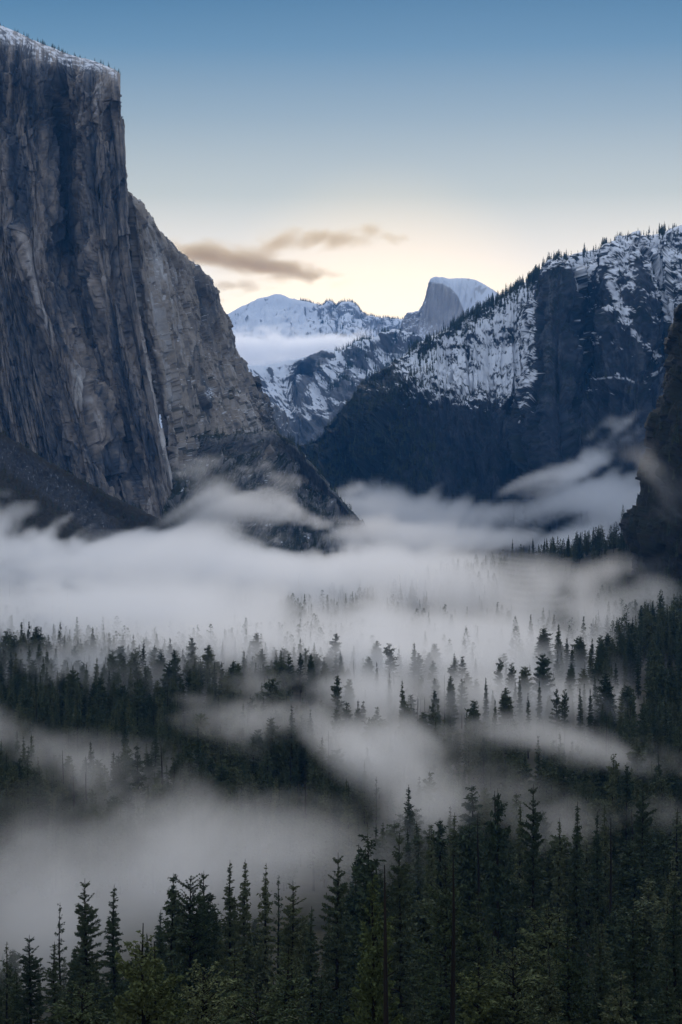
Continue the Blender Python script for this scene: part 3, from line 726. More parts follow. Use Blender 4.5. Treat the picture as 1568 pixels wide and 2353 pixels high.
# hand placed trees: (px, top py, distance or None, species, variant, label)
HERO = [
 (15, 2165, 430, 'thin', 0, 'thin misty tree cut by the left edge at the very bottom'),
 (68, 2150, 430, 'near', 0, 'ragged dark pine standing against mist near the bottom left corner'),
 (125, 2165, 425, 'near', 1, 'short dark fir between the ragged corner pine and the tall dense pair'),
 (137, 2075, 500, 'thin', 0, 'pale fog veiled pine just left of the tall dense dark pine'),
 (196, 2020, 450, 'near', 0, 'tall dense dark pine, left one of the pair standing against the mist'),
 (262, 2034, 430, 'near', 1, 'open branched spire, right one of the pair standing against the mist'),
 (330, 2122, 235, 'young', 1, 'bright green bushy young pine left of the dense foreground clump'),
 (352, 2165, 240, 'young', 1, 'second stem of the bright bushy young pine, a little lower'),
 (396, 2008, 470, 'pine', 2, 'sparse pointed pine at the left end of the foreground clump'),
 (437, 2014, 480, 'cedar', 0, 'broad blunt topped pine in the foreground clump'),
 (470, 2002, 490, 'near', 0, 'dense pine with the highest blunt top in the foreground clump'),
 (528, 1977, 470, 'near', 1, 'pointed fir with layered branches beside the dense foreground clump'),
 (562, 1975, 540, 'fir', 2, 'slightly hazy pointed fir behind the layered one'),
 (611, 1984, 520, 'fir', 1, 'hazy spire with tiered branches in the middle of the foreground row'),
 (640, 2012, 540, 'thin', 0, 'narrow hazy tree right of the tiered spire'),
 (673, 2026, 450, 'near', 0, 'dark ragged pine right of the tiered spires'),
 (716, 2084, 430, 'near', 1, 'slim dark young spire left of the tall twin crowned pine'),
 (776, 1960, 430, 'near', 0, 'tall dark pine left of the bright foreground pine'),
 (848, 1918, 440, 'pine', 1, 'open irregular pine rising behind the bright foreground pine'),
 (920, 1915, 440, 'near', 0, 'tall ragged pine just right of the bright foreground pine'),
 (858, 1998, 215, 'young', 0, 'large bright green pine with curved branches in the bottom middle'),
 (992, 1895, 560, 'fir', 1, 'sparse hazy spire between the bright pine and the bare trunk'),
 (1024, 1985, 400, 'cedar', 0, 'olive toned narrow dense pine near the bare trunk'),
 (1080, 1893, 600, 'cedar', 1, 'cone shaped dense pine below the mist streaks'),
 (1145, 1812, 560, 'pine', 0, 'tall open pine with visible trunk, left one of the tallest pair'),
 (1226, 1802, 560, 'near', 0, 'tallest dark pine of the lower right stand'),
 (1196, 1845, 640, 'fir', 0, 'slim fir between the two tallest pines'),
 (1286, 1880, 600, 'fir', 0, 'narrow black spire standing alone in a mist gap'),
 (1327, 1843, 600, 'fir', 2, 'dark full spire right of the mist gap'),
 (1374, 1866, 620, 'fir', 0, 'dark spire, left one of a close couple'),
 (1391, 1850, 640, 'fir', 2, 'dark spire, right one of a close couple'),
 (1408, 1732, 800, 'pine', 1, 'ragged dark pine standing high in front of the right mist streak'),
 (1441, 1752, 800, 'pine', 0, 'companion pine on the right of the ragged high one'),
 (1268, 1738, 900, 'pine', 0, 'lone wide pine silhouetted at the lower edge of the mist streak'),
 (1478, 1790, 640, 'near', 0, 'tall dusky pine right of the close couple of spires'),
 (1100, 2052, 400, 'cedar', 1, 'rounded dense tree below the cone shaped pine'),
 (1228, 2078, 370, 'cedar', 1, 'round headed olive tree in the middle of the lower right stand'),
 (1262, 2082, 365, 'cedar', 0, 'round headed tree touching the olive one on its right'),
 (1306, 2112, 350, 'cedar', 1, 'pale edged round crown below the black lone spire'),
 (1458, 2078, 330, 'near', 0, 'frosty grey green wide pine near the right edge'),
 (1552, 2020, 400, 'near', 1, 'tall frosty spire at the right edge'),
 (1378, 2148, 340, 'near', 1, 'grey green spire left of the frosty wide pine'),
 (1262, 2188, 300, 'near', 1, 'grey green spire near the bottom right of centre'),
 (1132, 2150, 300, 'near', 1, 'small pale spire right of the bare trunk'),
 (1100, 2200, 290, 'young', 1, 'small pale green pine beside the bare trunk at the bottom'),
 (1180, 2185, 290, 'cedar', 0, 'dull bushy tree at the bottom right of centre'),
 (1425, 2230, 260, 'near', 0, 'wide grey pine at the bottom below the frosty one'),
 (1535, 2200, 270, 'near', 1, 'pale branched spire in the bottom right corner'),
 (590, 2270, 240, 'cedar', 0, 'low rounded tree at the bottom below the foreground clump'),
 (540, 2180, 300, 'cedar', 1, 'small olive tree in front of the foreground clump'),
 (470, 2215, 250, 'cedar', 0, 'small round topped tree right of the bright bushy pine'),
 (660, 2180, 280, 'cedar', 1, 'small rounded crown below the ragged pines'),
 (740, 2240, 240, 'near', 1, 'small spire left of the bright foreground pine'),
 (190, 2260, 260, 'cedar', 0, 'low dark bush crowned tree at the bottom left'),
 (896, 1545, None, 'fir', 0, 'crisp black spire alone in mid mist left of the crossing pair'),
 (1036, 1551, None, 'cedar', 0, 'crisp broad black pine in mid mist beside a bare pole'),
 (1195, 1553, None, 'fir', 2, 'leftmost crisp spire of the row along the mist'),
 (1240, 1562, None, 'fir', 0, 'second crisp spire of the row along the mist'),
 (1214, 1592, None, 'fir', 1, 'shorter spire between the first two of the mist row'),
 (1280, 1580, None, 'pine', 0, 'low pine right of the second spire of the mist row'),
 (1298, 1583, None, 'pine', 1, 'ragged topped pine in the middle of the mist row'),
 (1334, 1578, None, 'fir', 2, 'tall spire near the right end of the mist row'),
 (1357, 1580, None, 'fir', 0, 'narrow spire ending the mist row'),
 (1078, 1645, None, 'pine', 2, 'open spindly pine below the broad black pine'),
 (1112, 1690, None, 'pine', 0, 'ragged pine, left one of a leaning couple under the spindly pine'),
 (1128, 1702, None, 'pine', 2, 'ragged pine, right one of a leaning couple under the spindly pine'),
 (898, 1695, None, 'fir', 2, 'tall ghostly fir inside the centre mist'),
 (838, 1748, None, 'fir', 0, 'ghostly slim fir left of the tall ghostly one'),
 (865, 1785, None, 'thin', 0, 'faint thin tree under the ghostly firs'),
 (540, 1461, None, 'fir', 0, 'dark spire rising from the mist left of centre'),
 (512, 1468, None, 'fir', 1, 'paler spire beside the dark one left of centre'),
 (148, 1458, None, 'fir', 0, 'lone dark spire on the misty slope at the left'),
 (2, 1432, None, 'fir', 1, 'thin veiled spire on the left edge above the forest'),
 (345, 1398, None, 'fir', 2, 'very faint broad fir deep in the mist at the left'),
 (375, 1408, None, 'fir', 0, 'faint fir right of the very faint broad one'),
 (690, 1497, None, 'pine', 0, 'small faint pine in the centre mist, left of two'),
 (714, 1502, None, 'cedar', 0, 'small faint pine in the centre mist, right of two'),
 (866, 1520, None, 'fir', 0, 'faint spire left of the crisp black spire'),
 (1117, 1555, None, 'fir', 2, 'pale fog veiled fir between the broad pine and the mist row'),
 (1138, 1605, None, 'fir', 0, 'small pale fir under the fog veiled one'),
 (1437, 1468, None, 'fir', 0, 'dark spire on the right slope, left of two'),
 (1467, 1480, None, 'fir', 0, 'dark spire on the right slope, right of two'),
 (1540, 1427, None, 'fir', 2, 'dark full spire at the top of the right slope'),
 (1473, 1430, None, 'fir', 1, 'hazy spire above the two dark ones of the right slope'),
 (1038, 1410, None, 'cedar', 0, 'hazy broad crown on the mist bank right of centre'),
 (1170, 1402, None, 'cedar', 1, 'hazy broad crown at the edge of the swirling mist'),
 (1178, 1238, 2850, 'fir', 0, 'leftmost spire on the dark wooded rise under the cliffs'),
 (1225, 1236, 2850, 'fir', 2, 'full spire on the dark wooded rise under the cliffs'),
 (1252, 1236, 2850, 'fir', 0, 'spire third from the left on the dark wooded rise'),
 (1306, 1236, 2850, 'cedar', 0, 'blunt tree at the middle of the dark wooded rise'),
 (1348, 1230, 2800, 'cedar', 0, 'black bushy tree on the dark wooded rise'),
 (1410, 1217, 2800, 'thin', 0, 'thin tree near the dark cliff on the wooded rise'),
 (1434, 1208, 2750, 'fir', 1, 'tree at the very foot of the near dark cliff'),
]
SNAG = [
 (886, 1990, 190, 0, 'bare black trunk crossing in front of the bright foreground pine', .0),
 (1042, 1965, 205, 1, 'tall bare black trunk right of the bright foreground pine', .0),
 (1022, 1552, None, 1, 'bare pole beside the crisp broad black pine', 0),
 (960, 1600, None, 0, 'broken snag below and left of the broad black pine', 0),
 (976, 1603, None, 1, 'thin snag right of the broken one', 0),
 (190, 1508, None, 1, 'leaning thin snag above the dark left forest', .04),
 (70, 1438, None, 1, 'thin snag near the left edge in mist', .03),
 (1380, 1222, 2800, 0, 'branched snag on the wooded rise by the dark cliff', 0),
 (1366, 1214, 2800, 1, 'bare pole on the wooded rise by the dark cliff', 0),
 (1140, 1818, 590, 0, 'grey snag left of the tall open pine', 0),
 (1100, 1870, 590, 1, 'short grey snag in the lower right stand', 0),
 (1405, 1880, 600, 0, 'bare twiggy snag right of the close couple of spires', 0),
 (345, 1515, None, 1, 'short snag in the mist above the left forest', 0),
 (1345, 1520, None, 1, 'pale thin snag above the mist row', 0),
]
def solve_d(px, py, target=42):
    d = np.arange(4200, 420, -4.0)
    h = CAMZ + (HY - py) / F * d - ground_h((px - CX) / F * d, d)
    k = np.where(h >= target)[0]
    return d[k[0]] if len(k) else 700.0

def link(o):
    COL.objects.link(o); return o
PLACED = []
def put_tree(x, y, H, sp, var, rz, label, group=None, wide=1.0, snag=False, lean=0.0):
    tr, cr, H0 = PROTO[(sp, var)]
    r = link(bpy.data.objects.new('dead_tree' if snag else 'pine_tree', None))
    r.empty_display_size = 3
    z = float(ground_h(x, y)) - .6
    r.location = (x, y, z); s = H / H0
    r.scale = (s * wide, s * wide, s); r.rotation_euler = (lean, lean * .6, rz)
    a = link(bpy.data.objects.new('trunk', tr)); a.parent = r
    if cr: b = link(bpy.data.objects.new('crown', cr)); b.parent = r
    tag(r, label, 'dead tree' if snag else 'pine tree', group)
    PLACED.append((x, y))
    return r

rz = random.Random(5)
NH = 0
for px, py, d, sp, var, lab in HERO:
    if sp == 'cedar' and d is not None and d < 500: sp = 'round'
    if d is None: d = solve_d(px, py)
    x = (px - CX) / F * d; H = CAMZ + (HY - py) / F * d - float(ground_h(x, d)) + .6
    if not 8 < H < 75: print('HERO height', lab, round(H, 1), 'd', d)
    w = min(1.25, max(.8, 34 / max(H, 10) * (1.0 if sp != 'young' else 1.2))) if H < 45 else 36.0 / H
    if d < 700 and sp not in ('young', 'thin'): w *= 1.28
    put_tree(x, d, max(H, 9), sp, var, rz.uniform(0, 6.28), lab, 'pines standing in the valley', w); NH += 1
for px, py, d, var, lab, lean in SNAG:
    if d is None: d = solve_d(px, py, 36)
    x = (px - CX) / F * d; H = CAMZ + (HY - py) / F * d - float(ground_h(x, d)) + .6
    if not 8 < H < 75: print('SNAG height', lab, round(H, 1), 'd', d)
    put_tree(x, d, max(H, 9), 'snag', var, rz.uniform(0, 6.28), lab, 'bare dead trees standing in the forest', 1.0 if d > 300 else .9, True, lean); NH += 1

# keep random trees clear of the hand placed ones, and from standing in front of them
hx = np.array([p[0] for p in PLACED]); hy = np.array([p[1] for p in PLACED])
keep = np.ones(len(X_), bool)
topy = HY - (Z_ + HT - CAMZ) / Y_ * F; pxs = X_ / Y_ * F + CX
for (px, py, d, sp, var, lab), (x, y) in zip(HERO, PLACED):
    keep &= np.hypot(X_ - x, Y_ - y) > 4.5
    wpx = 4.5 / y * F
    # nothing sticks up over the top two fifths of a hand placed tree
    vis = {True: 150, False: 95}[y < 700]
    keep &= ~((np.abs(pxs - px) < wpx + 4.0 / Y_ * F * .7) & (topy < py + vis * (1 if y < 1600 else .5)) & (topy > py - 60) & (np.abs(Y_ - y) < 350) & (Y_ < y + 30))
# skyline caps: the mass of random trees stays below these frame heights (nearer than the given distance)
capx = [0, 100, 200, 300, 380, 520, 700, 760, 900, 1000, 1080, 1150, 1300, 1400, 1500, 1568]
capy = [2190, 2180, 2150, 2200, 2075, 2060, 2110, 2060, 2030, 1990, 1960, 1905, 1930, 1900, 1850, 1830]
near = (Y_ < 560) | ((Y_ < 780) & (pxs < 800))
cap = np.interp(pxs, capx, capy) + rs.uniform(-12, 70, len(X_))
zt = CAMZ + (HY - np.maximum(topy, cap)) / F * Y_ - Z_
HT = np.where(near, np.minimum(HT, zt), HT)
keep &= HT > 9
keep &= ~((Y_ < 190))
X_, Y_, Z_, HT = X_[keep], Y_[keep], Z_[keep], HT[keep]
pxs = X_ / Y_ * F + CX; topy = HY - (Z_ + HT - CAMZ) / Y_ * F
spn = rs.rand(len(X_)); clump = fbm(X_ / 70, Y_ / 70, 44.0, 2)
SPEC_ORDER = [('fir', 0), ('fir', 1), ('fir', 2), ('pine', 0), ('pine', 1), ('pine', 2), ('cedar', 0), ('cedar', 1), ('thin', 0), ('near', 0), ('near', 1), ('snag', 0), ('round', 0), ('round', 1)]
w1 = np.clip(spn + .35 * clump, 0, .999)
kind = np.digitize(w1, [.16, .28, .44, .56, .62, .72, .84, .93, .955]) # 0..9
kind = np.where(kind == 9, np.where((rs.rand(len(X_)) < .6) | (Y_ > 1500), 6, 11), kind); kind = np.where((kind == 8) & (Y_ > 1500), 2, kind)
nearset = Y_ < 480
kind = np.where(nearset & (kind < 3), 10, kind); kind = np.where(nearset & (kind >= 3) & (kind < 6), 9, kind); kind = np.where(nearset & ((kind == 6) | (kind == 7)), kind + 6, kind)

# ---- choose the ones that show largest (front-to-back coverage on a coarse frame)
S = 4; cov = np.zeros((2353 // S + 2, 1568 // S + 2), bool)
order = np.argsort(np.concatenate([Y_, hy])); score = np.zeros(len(X_) + len(hx))
allx = np.concatenate([X_, hx]); ally = np.concatenate([Y_, hy])
heights = np.concatenate([HT, [38] * len(hx)])
for i in order:
    x, y = allx[i], ally[i]
    if y > 1500: break
    z0 = float(ground_h(x, y)); H = heights[i]
    cx_ = x / y * F + CX; t0 = HY - (z0 + H - CAMZ) / y * F; t1 = min(HY - (z0 - CAMZ) / y * F, 2352)
    c = 0
    for yy in np.arange(max(t0, 0), t1, S):
        hw = (3.8 / y * F) * min(1, .12 + ((yy - t0) / (H / y * F)) ** .8)
        a, b = int(max(0, (cx_ - hw) / S)), int(min(cov.shape[1] - 1, (cx_ + hw) / S))
        if b < a or cx_ + hw < 0 or cx_ - hw > 1568: continue
        row = cov[int(yy / S), a:b + 1]; c += int((~row).sum()); row[:] = True
    score[i] = c
cand = np.argsort(-score[:len(X_)])[: 300 - NH]
cand = [c for c in cand if score[c] > 6]
CHOSEN = np.zeros(len(X_), bool); CHOSEN[cand] = True

# labels for these: by their look and by the hand placed landmarks beside them
LM = [(px, py + 60, lab) for (px, py, d, sp, v, lab) in HERO if py > 1600] + [(q[0], q[1] + 60, q[4]) for q in SNAG if q[1] > 1600]
def side_label(px, py, used, H, k, y):
    size = 'small' if H < 20 else ('short' if H < 27 else ('tall' if H > 38 else 'mid sized'))
    look = {0: 'fir', 1: 'sparse fir', 2: 'full fir', 3: 'pine', 4: 'open pine', 5: 'slim pine', 6: 'dense round tree', 7: 'broad bushy tree', 8: 'thin tree', 9: 'ragged pine', 10: 'layered fir', 11: 'bare snag', 12: 'dense round tree', 13: 'broad bushy tree'}[k]
    SH = {0: 'dark', 1: 'dusky', 2: 'dull green', 3: 'shadowed'}
    hor = ['far left', 'left', 'left of centre', 'just left of the middle', 'just right of the middle', 'right of centre', 'right', 'far right'][min(7, max(0, int(px / 196)))]
    ver = 'bottom edge' if py > 2230 else 'lowest rows of trees' if py > 2080 else 'foreground stand' if py > 1950 else 'forest behind the front stand' if py > 1800 else 'middle of the forest' if py > 1650 else 'far edge of the forest'
    b = f'{size} {look} ' + ('at the ' if 'edge' in ver else 'in the ') + f'{ver}, {hor}'
    return b
GX = ['against the left edge', 'near the left edge', 'well left', 'left of centre', 'just left of the middle', 'in the middle', 'just right of the middle', 'right of centre', 'well right', 'near the right edge', 'against the right edge']
def short(t):
    t = t.split(',')[0]
    for w in (' in ', ' with ', ' beside ', ' from ', ' left ', ' right ', ' behind ', ' of ', ' standing ', ' rising ', ' between ', ' at ', ' below ', ' cut ', ' just ', ' crossing ', ' silhouetted ', ' inside ', ' ending ', ' touching ', ' near ', ' under ', ' on ', ' above '):
        t = t.split(w)[0]
    return t
used = {}
sel = sorted(cand, key=lambda c: (topy[c], pxs[c]))
info = []
for c in sel:
    px, py = pxs[c], topy[c] + 30
    b = side_label(px, py, used, HT[c], int(kind[c]), Y_[c])
    info.append([c, b, px, py])
groups = {}
for it in info: groups.setdefault(it[1], []).append(it)
for b, its in groups.items():
    its.sort(key=lambda q: q[2])
    n = len(its)
    for j, it in enumerate(its):
        if n > 1:
            best = min(LM, key=lambda q: (abs(q[0] - it[2]) + .7 * abs(q[1] - it[3])))
            dx, dy = it[2] - best[0], it[3] - best[1]
            rel = ('left of' if dx < 0 else 'right of') if abs(dx) > abs(dy) * .6 else ('above' if dy < 0 else 'below')
            it[1] = b.split(',')[0] + f', {rel} the ' + short(best[2])
seen = {}
for it in info: seen.setdefault(it[1], []).append(it)
for b, its in seen.items():
    if len(its) > 1:
        its.sort(key=lambda q: q[2])
        names = {2: ['left one of two', 'right one of two'], 3: ['leftmost of three', 'middle one of three', 'rightmost of three'],
                 4: ['leftmost of four', 'second from left of four', 'second from right of four', 'rightmost of four']}
        nm = names.get(len(its))
        for j, it in enumerate(its):
            it[1] = f'{nm[j]}: {b}' if nm else f'{b} (column {j + 1} from left)'.replace('(', '').replace(')', '')
for c, lab, px, py in info:
    lab = ' '.join(lab.split()[:16])
    sp, var = SPEC_ORDER[int(kind[c])]
    put_tree(float(X_[c]), float(Y_[c]), float(HT[c]), sp, var, rz.uniform(0, 6.28), lab,
             'bare dead trees standing in the forest' if sp == 'snag' else 'pines standing in the valley', rz.uniform(.95, 1.2) * (1.22 if Y_[c] < 720 and sp != 'snag' else 1), sp == 'snag')

# ------------------------------------------------------------------ all the rest: one forest object
PTS = []; SC = []; KD = []
m = ~CHOSEN
PTS.append(np.stack([X_[m], Y_[m], Z_[m] - .5], 1)); SC.append(np.stack([HT[m] * rs.uniform(.9, 1.15, m.sum()) * np.interp(Y_[m], [1300, 1700], [1, 1.35]), HT[m]], 1)); KD.append(kind[m])

def on_land(name, n, pred, hmean, kinds, seed):
    L = LAND[name]; r = np.random.RandomState(seed)
    M = pred(L['PX'], L['PY'], L['G'], L['n'], L['snow'])
    w = np.clip(M, 0, None).ravel()
    # weight by apparent area
    idx = r.choice(len(w), size=n, p=w / w.sum(), replace=False)
    p = L['G'].reshape(-1, 3)[idx]; h = r.normal(hmean, hmean * .25, n).clip(hmean * .4)
    PTS.append(p - np.array([0, 0, .5])); SC.append(np.stack([h * r.uniform(.9, 1.3, n), h], 1)); KD.append(r.choice(kinds, n))

cr_x = [690, 780, 840, 905, 955, 1000, 1060, 1150, 1220, 1262, 1370, 1450, 1568]; cr_y = [1062, 972, 893, 850, 803, 780, 742, 690, 646, 612, 578, 560, 526]
def ridge_pred(PX, PY, G, n, s):
    dep = PY - np.interp(PX, cr_x, cr_y)
    base = np.exp(-np.abs(dep) / 4) * (PX > 940) * 1.0
    mid = np.exp(-np.clip(dep, 0, None) / 22) * .45 * (PX > 960) * (PX < 1240) * (dep > -4)
    return (base * np.clip(.25 + 1.6 * fbm(PX / 26, 0 * PX, 3.3, 3), .03, 1) + mid) * (PX < 1640) * (G[..., 1] < 6300) * (G[..., 1] > 5500)
on_land('mountain_ridge', 1150, ridge_pred, 25, [0, 1, 2, 8], 3)
on_land('mountain_ridge', 700, lambda PX, PY, G, n, s: (PY < 930) * (PX > 840) * (PX < 1640) * (n[..., 2] > .35) * np.clip(-.02 + fbm(PX / 40, PY / 26, 4, 3), 0, 1), 15, [0, 1, 2], 4)
on_land('mountain_ridge', 1500, lambda PX, PY, G, n, s: (PX > 700) * (PX < 1000) * (PY > 850) * (PY < 1150) * (n[..., 2] > .2) * 1.0, 18, [0, 2, 6], 14)
on_land('snow_mountain', 500, lambda PX, PY, G, n, s: (np.abs(G[..., 1] - 16900) < 260) * (PX > 690) * (PX < 960) * 1.0, 26, [0, 2], 5)
on_land('snow_mountain', 600, lambda PX, PY, G, n, s: (PX > 735) * (PX < 960) * (PY < 790) * (G[..., 1] < 17000) * np.clip(.1 + fbm(PX / 14, PY / 9, 4, 3), 0, 1), 26, [0, 2], 6)
on_land('snow_slopes', 900, lambda PX, PY, G, n, s: (PX > 730) * (PX < 960) * (PY < 900) * (G[..., 1] < 10600) * np.clip(.05 + fbm(PX / 22, PY / 16, 4, 3), 0, 1), 24, [0, 2], 7)
on_land('granite_cliff', 130, lambda PX, PY, G, n, s: (G[..., 1] > 4050) * (G[..., 1] < 4300) * (PX > -20) * (PX < 280) * (PY < 195) * (n[..., 2] > .5) * np.clip(.2 + fbm(PX / 12, PY / 9, 4, 2), 0, 1), 9, [3, 6, 6, 2], 8)
on_land('cliff_shoulder', 30, lambda PX, PY, G, n, s: (np.abs(PY - np.interp(PX, [300, 350, 440, 480, 530], [445, 505, 602, 643, 765])) < 6) * 1.0, 7, [6, 3], 9)
on_land('wooded_buttress', 900, lambda PX, PY, G, n, s: (n[..., 2] > .35) * (PX < 850) * (G[..., 1] < 4500) * np.clip(.25 + fbm(PX / 30, PY / 25, 4, 3), 0, 1), 15, [6, 7, 3, 2], 10)
on_land('talus_slope', 1500, lambda PX, PY, G, n, s: (PX > -40) * (PX < 460) * (G[..., 1] < 3520) * (1 - sstep(.1, .4, line_bump(PX, PY, [(-60, 1010), (20, 1050), (90, 1095), (150, 1135), (200, 1180), (250, 1235), (300, 1300)], 52))) * np.clip(.2 + fbm(PX / 24, PY / 14, 4, 3), 0, 1), 8, [6, 7, 7], 12)
on_land('dark_cliff', 120, lambda PX, PY, G, n, s: (PX > 1430) * (PX < 1600) * (n[..., 2] > .25) * 1.0, 14, [0, 2, 6], 13)

PTS = np.concatenate(PTS); SC = np.concatenate(SC); KD = np.concatenate(KD)
print('forest instances', len(PTS), 'individual', NH + len(info))
# low detail versions for far distances
def far_tree(seed, R, H, shape, n, size, start=.08):
    r = np.random.RandomState(seed); tr = MB(); cr = MB()
    tr.tube([(0, 0, 0), (0, 0, H * .5), (0, 0, H * .98)], [.4, .25, .05], 4)
    u = r.uniform(0, 1, n) ** 1.25; a = r.uniform(0, 6.28, n)
    lob = 1 + .3 * np.sin(u * 40 + a * 2)
    rad = R * (1 - u) ** shape * np.sqrt(r.uniform(.1, 1, n)) * lob
    C = np.stack([rad * np.cos(a), rad * np.sin(a), H * (start + (1 - start) * u) - rad * .3], 1)
    D = np.stack([np.cos(a), np.sin(a), -.4 + 1.2 * u], 1) + r.normal(size=(n, 3)) * .4
    Q = sprays(r, C, D, size * (1 - .6 * u))
    mid = Q.mean(1, keepdims=True); Q[:, 1] = mid[:, 0] + (Q[:, 1] - mid[:, 0]) * 2.2; Q[:, 3] = mid[:, 0] + (Q[:, 3] - mid[:, 0]) * 2.2; cr.quads(Q)
    return tr.mesh('far_trunk', M_bark), cr.mesh('far_crown', M_fol)
LOWP = {}
for k, (sp, var) in enumerate(SPEC_ORDER):
    if sp == 'snag': LOWP[k] = PROTO[(sp, var)][:2]; continue
    kw = SPEC[sp][var]
    LOWP[k] = far_tree(900 + k, kw['R'] * 1.02, kw['H'], kw['shape'], 300, 2.0, kw['start'])

def joined(name, meshes):
    V = []; Fq = []; mi = []; off = 0; mats = []
    for me in meshes:
        if me is None: continue
        v = np.empty(len(me.vertices) * 3, np.float32); me.vertices.foreach_get('co', v); v = v.reshape(-1, 3)
        f = np.empty(len(me.loops), np.int32); me.loops.foreach_get('vertex_index', f); f = f.reshape(-1, 4)
        V.append(v); Fq.append(f + off); off += len(v); mi += [len(mats)] * len(f); mats.append(me.materials[0])
    me = mesh_from(name, np.concatenate(V), np.concatenate(Fq), False)
    for q in mats: me.materials.append(q)
    me.polygons.foreach_set('material_index', np.array(mi, np.int32))
    return me
protos = []
for k, (sp, var) in enumerate(SPEC_ORDER):
    protos.append((joined('forest_tree', PROTO[(sp, var)][:2]), PROTO[(sp, var)][2]))
for k, (sp, var) in enumerate(SPEC_ORDER):
    protos.append((joined('forest_tree_far', LOWP[k]), PROTO[(sp, var)][2]))
FARY = 1700
idx = np.where(PTS[:, 1] > FARY, KD + len(SPEC_ORDER), KD).astype(int)
H0 = np.array([p[1] for p in protos])[idx]
scl = np.stack([SC[:, 0] / H0, SC[:, 0] / H0, SC[:, 1] / H0], 1)
rot = rs.uniform(0, 6.28, len(PTS))

pm = bpy.data.meshes.new('forest'); pm.vertices.add(len(PTS)); pm.vertices.foreach_set('co', PTS.astype(np.float32).ravel())
a = pm.attributes.new('tree_scale', 'FLOAT_VECTOR', 'POINT'); a.data.foreach_set('vector', scl.astype(np.float32).ravel())
a = pm.attributes.new('tree_turn', 'FLOAT_VECTOR', 'POINT'); a.data.foreach_set('vector', np.stack([rs.normal(0, .02, len(PTS)), rs.normal(0, .02, len(PTS)), rot], 1).astype(np.float32).ravel())
a = pm.attributes.new('tree_kind', 'INT', 'POINT'); a.data.foreach_set('value', idx.astype(np.int32))
forest = link(bpy.data.objects.new('forest', pm))
tag(forest, 'dense conifer forest covering the valley floor and the ridges', None, None, 'stuff')
ng = bpy.data.node_groups.new('forest', 'GeometryNodeTree')
ng.interface.new_socket('Geometry', in_out='INPUT', socket_type='NodeSocketGeometry')
ng.interface.new_socket('Geometry', in_out='OUTPUT', socket_type='NodeSocketGeometry')
N = ng.nodes.new; L = ng.links.new
gi = N('NodeGroupInput'); go = N('NodeGroupOutput')
jn = N('GeometryNodeJoinGeometry')
proto_objs = [bpy.data.objects.new('forest_source', me) for me, _ in protos]
for o in reversed(proto_objs):
    oi = N('GeometryNodeObjectInfo'); oi.inputs['Object'].default_value = o; oi.inputs['As Instance'].default_value = True
    oi.transform_space = 'ORIGINAL'
    L(oi.outputs['Geometry'], jn.inputs[0])
def named(n, t):
    q = N('GeometryNodeInputNamedAttribute'); q.data_type = t; q.inputs[0].default_value = n; return q.outputs[0]
ip = N('GeometryNodeInstanceOnPoints')
L(gi.outputs[0], ip.inputs['Points']); L(jn.outputs[0], ip.inputs['Instance'])
ip.inputs['Pick Instance'].default_value = True
L(named('tree_kind', 'INT'), ip.inputs['Instance Index'])
L(named('tree_turn', 'FLOAT_VECTOR'), ip.inputs['Rotation']); L(named('tree_scale', 'FLOAT_VECTOR'), ip.inputs['Scale'])
L(ip.outputs[0], go.inputs[0])
mdf = forest.modifiers.new('forest', 'NODES'); mdf.node_group = ng

# ------------------------------------------------------------------ fog
def vol_mat(name, color, aniso, dens=1.0, rate=1.0, attr='density'):
    m = bpy.data.materials.new(name); m.use_nodes = True; t = m.node_tree; t.nodes.clear()
    pv = t.nodes.new('ShaderNodeVolumePrincipled'); ou = t.nodes.new('ShaderNodeOutputMaterial'); t.links.new(pv.outputs[0], ou.inputs['Volume'])
    pv.inputs['Density'].default_value = dens * .001; pv.inputs['Color'].default_value = (*color, 1); pv.inputs['Anisotropy'].default_value = aniso
    pv.inputs['Density Attribute'].default_value = attr
    m.cycles.volume_step_rate = rate
    return m

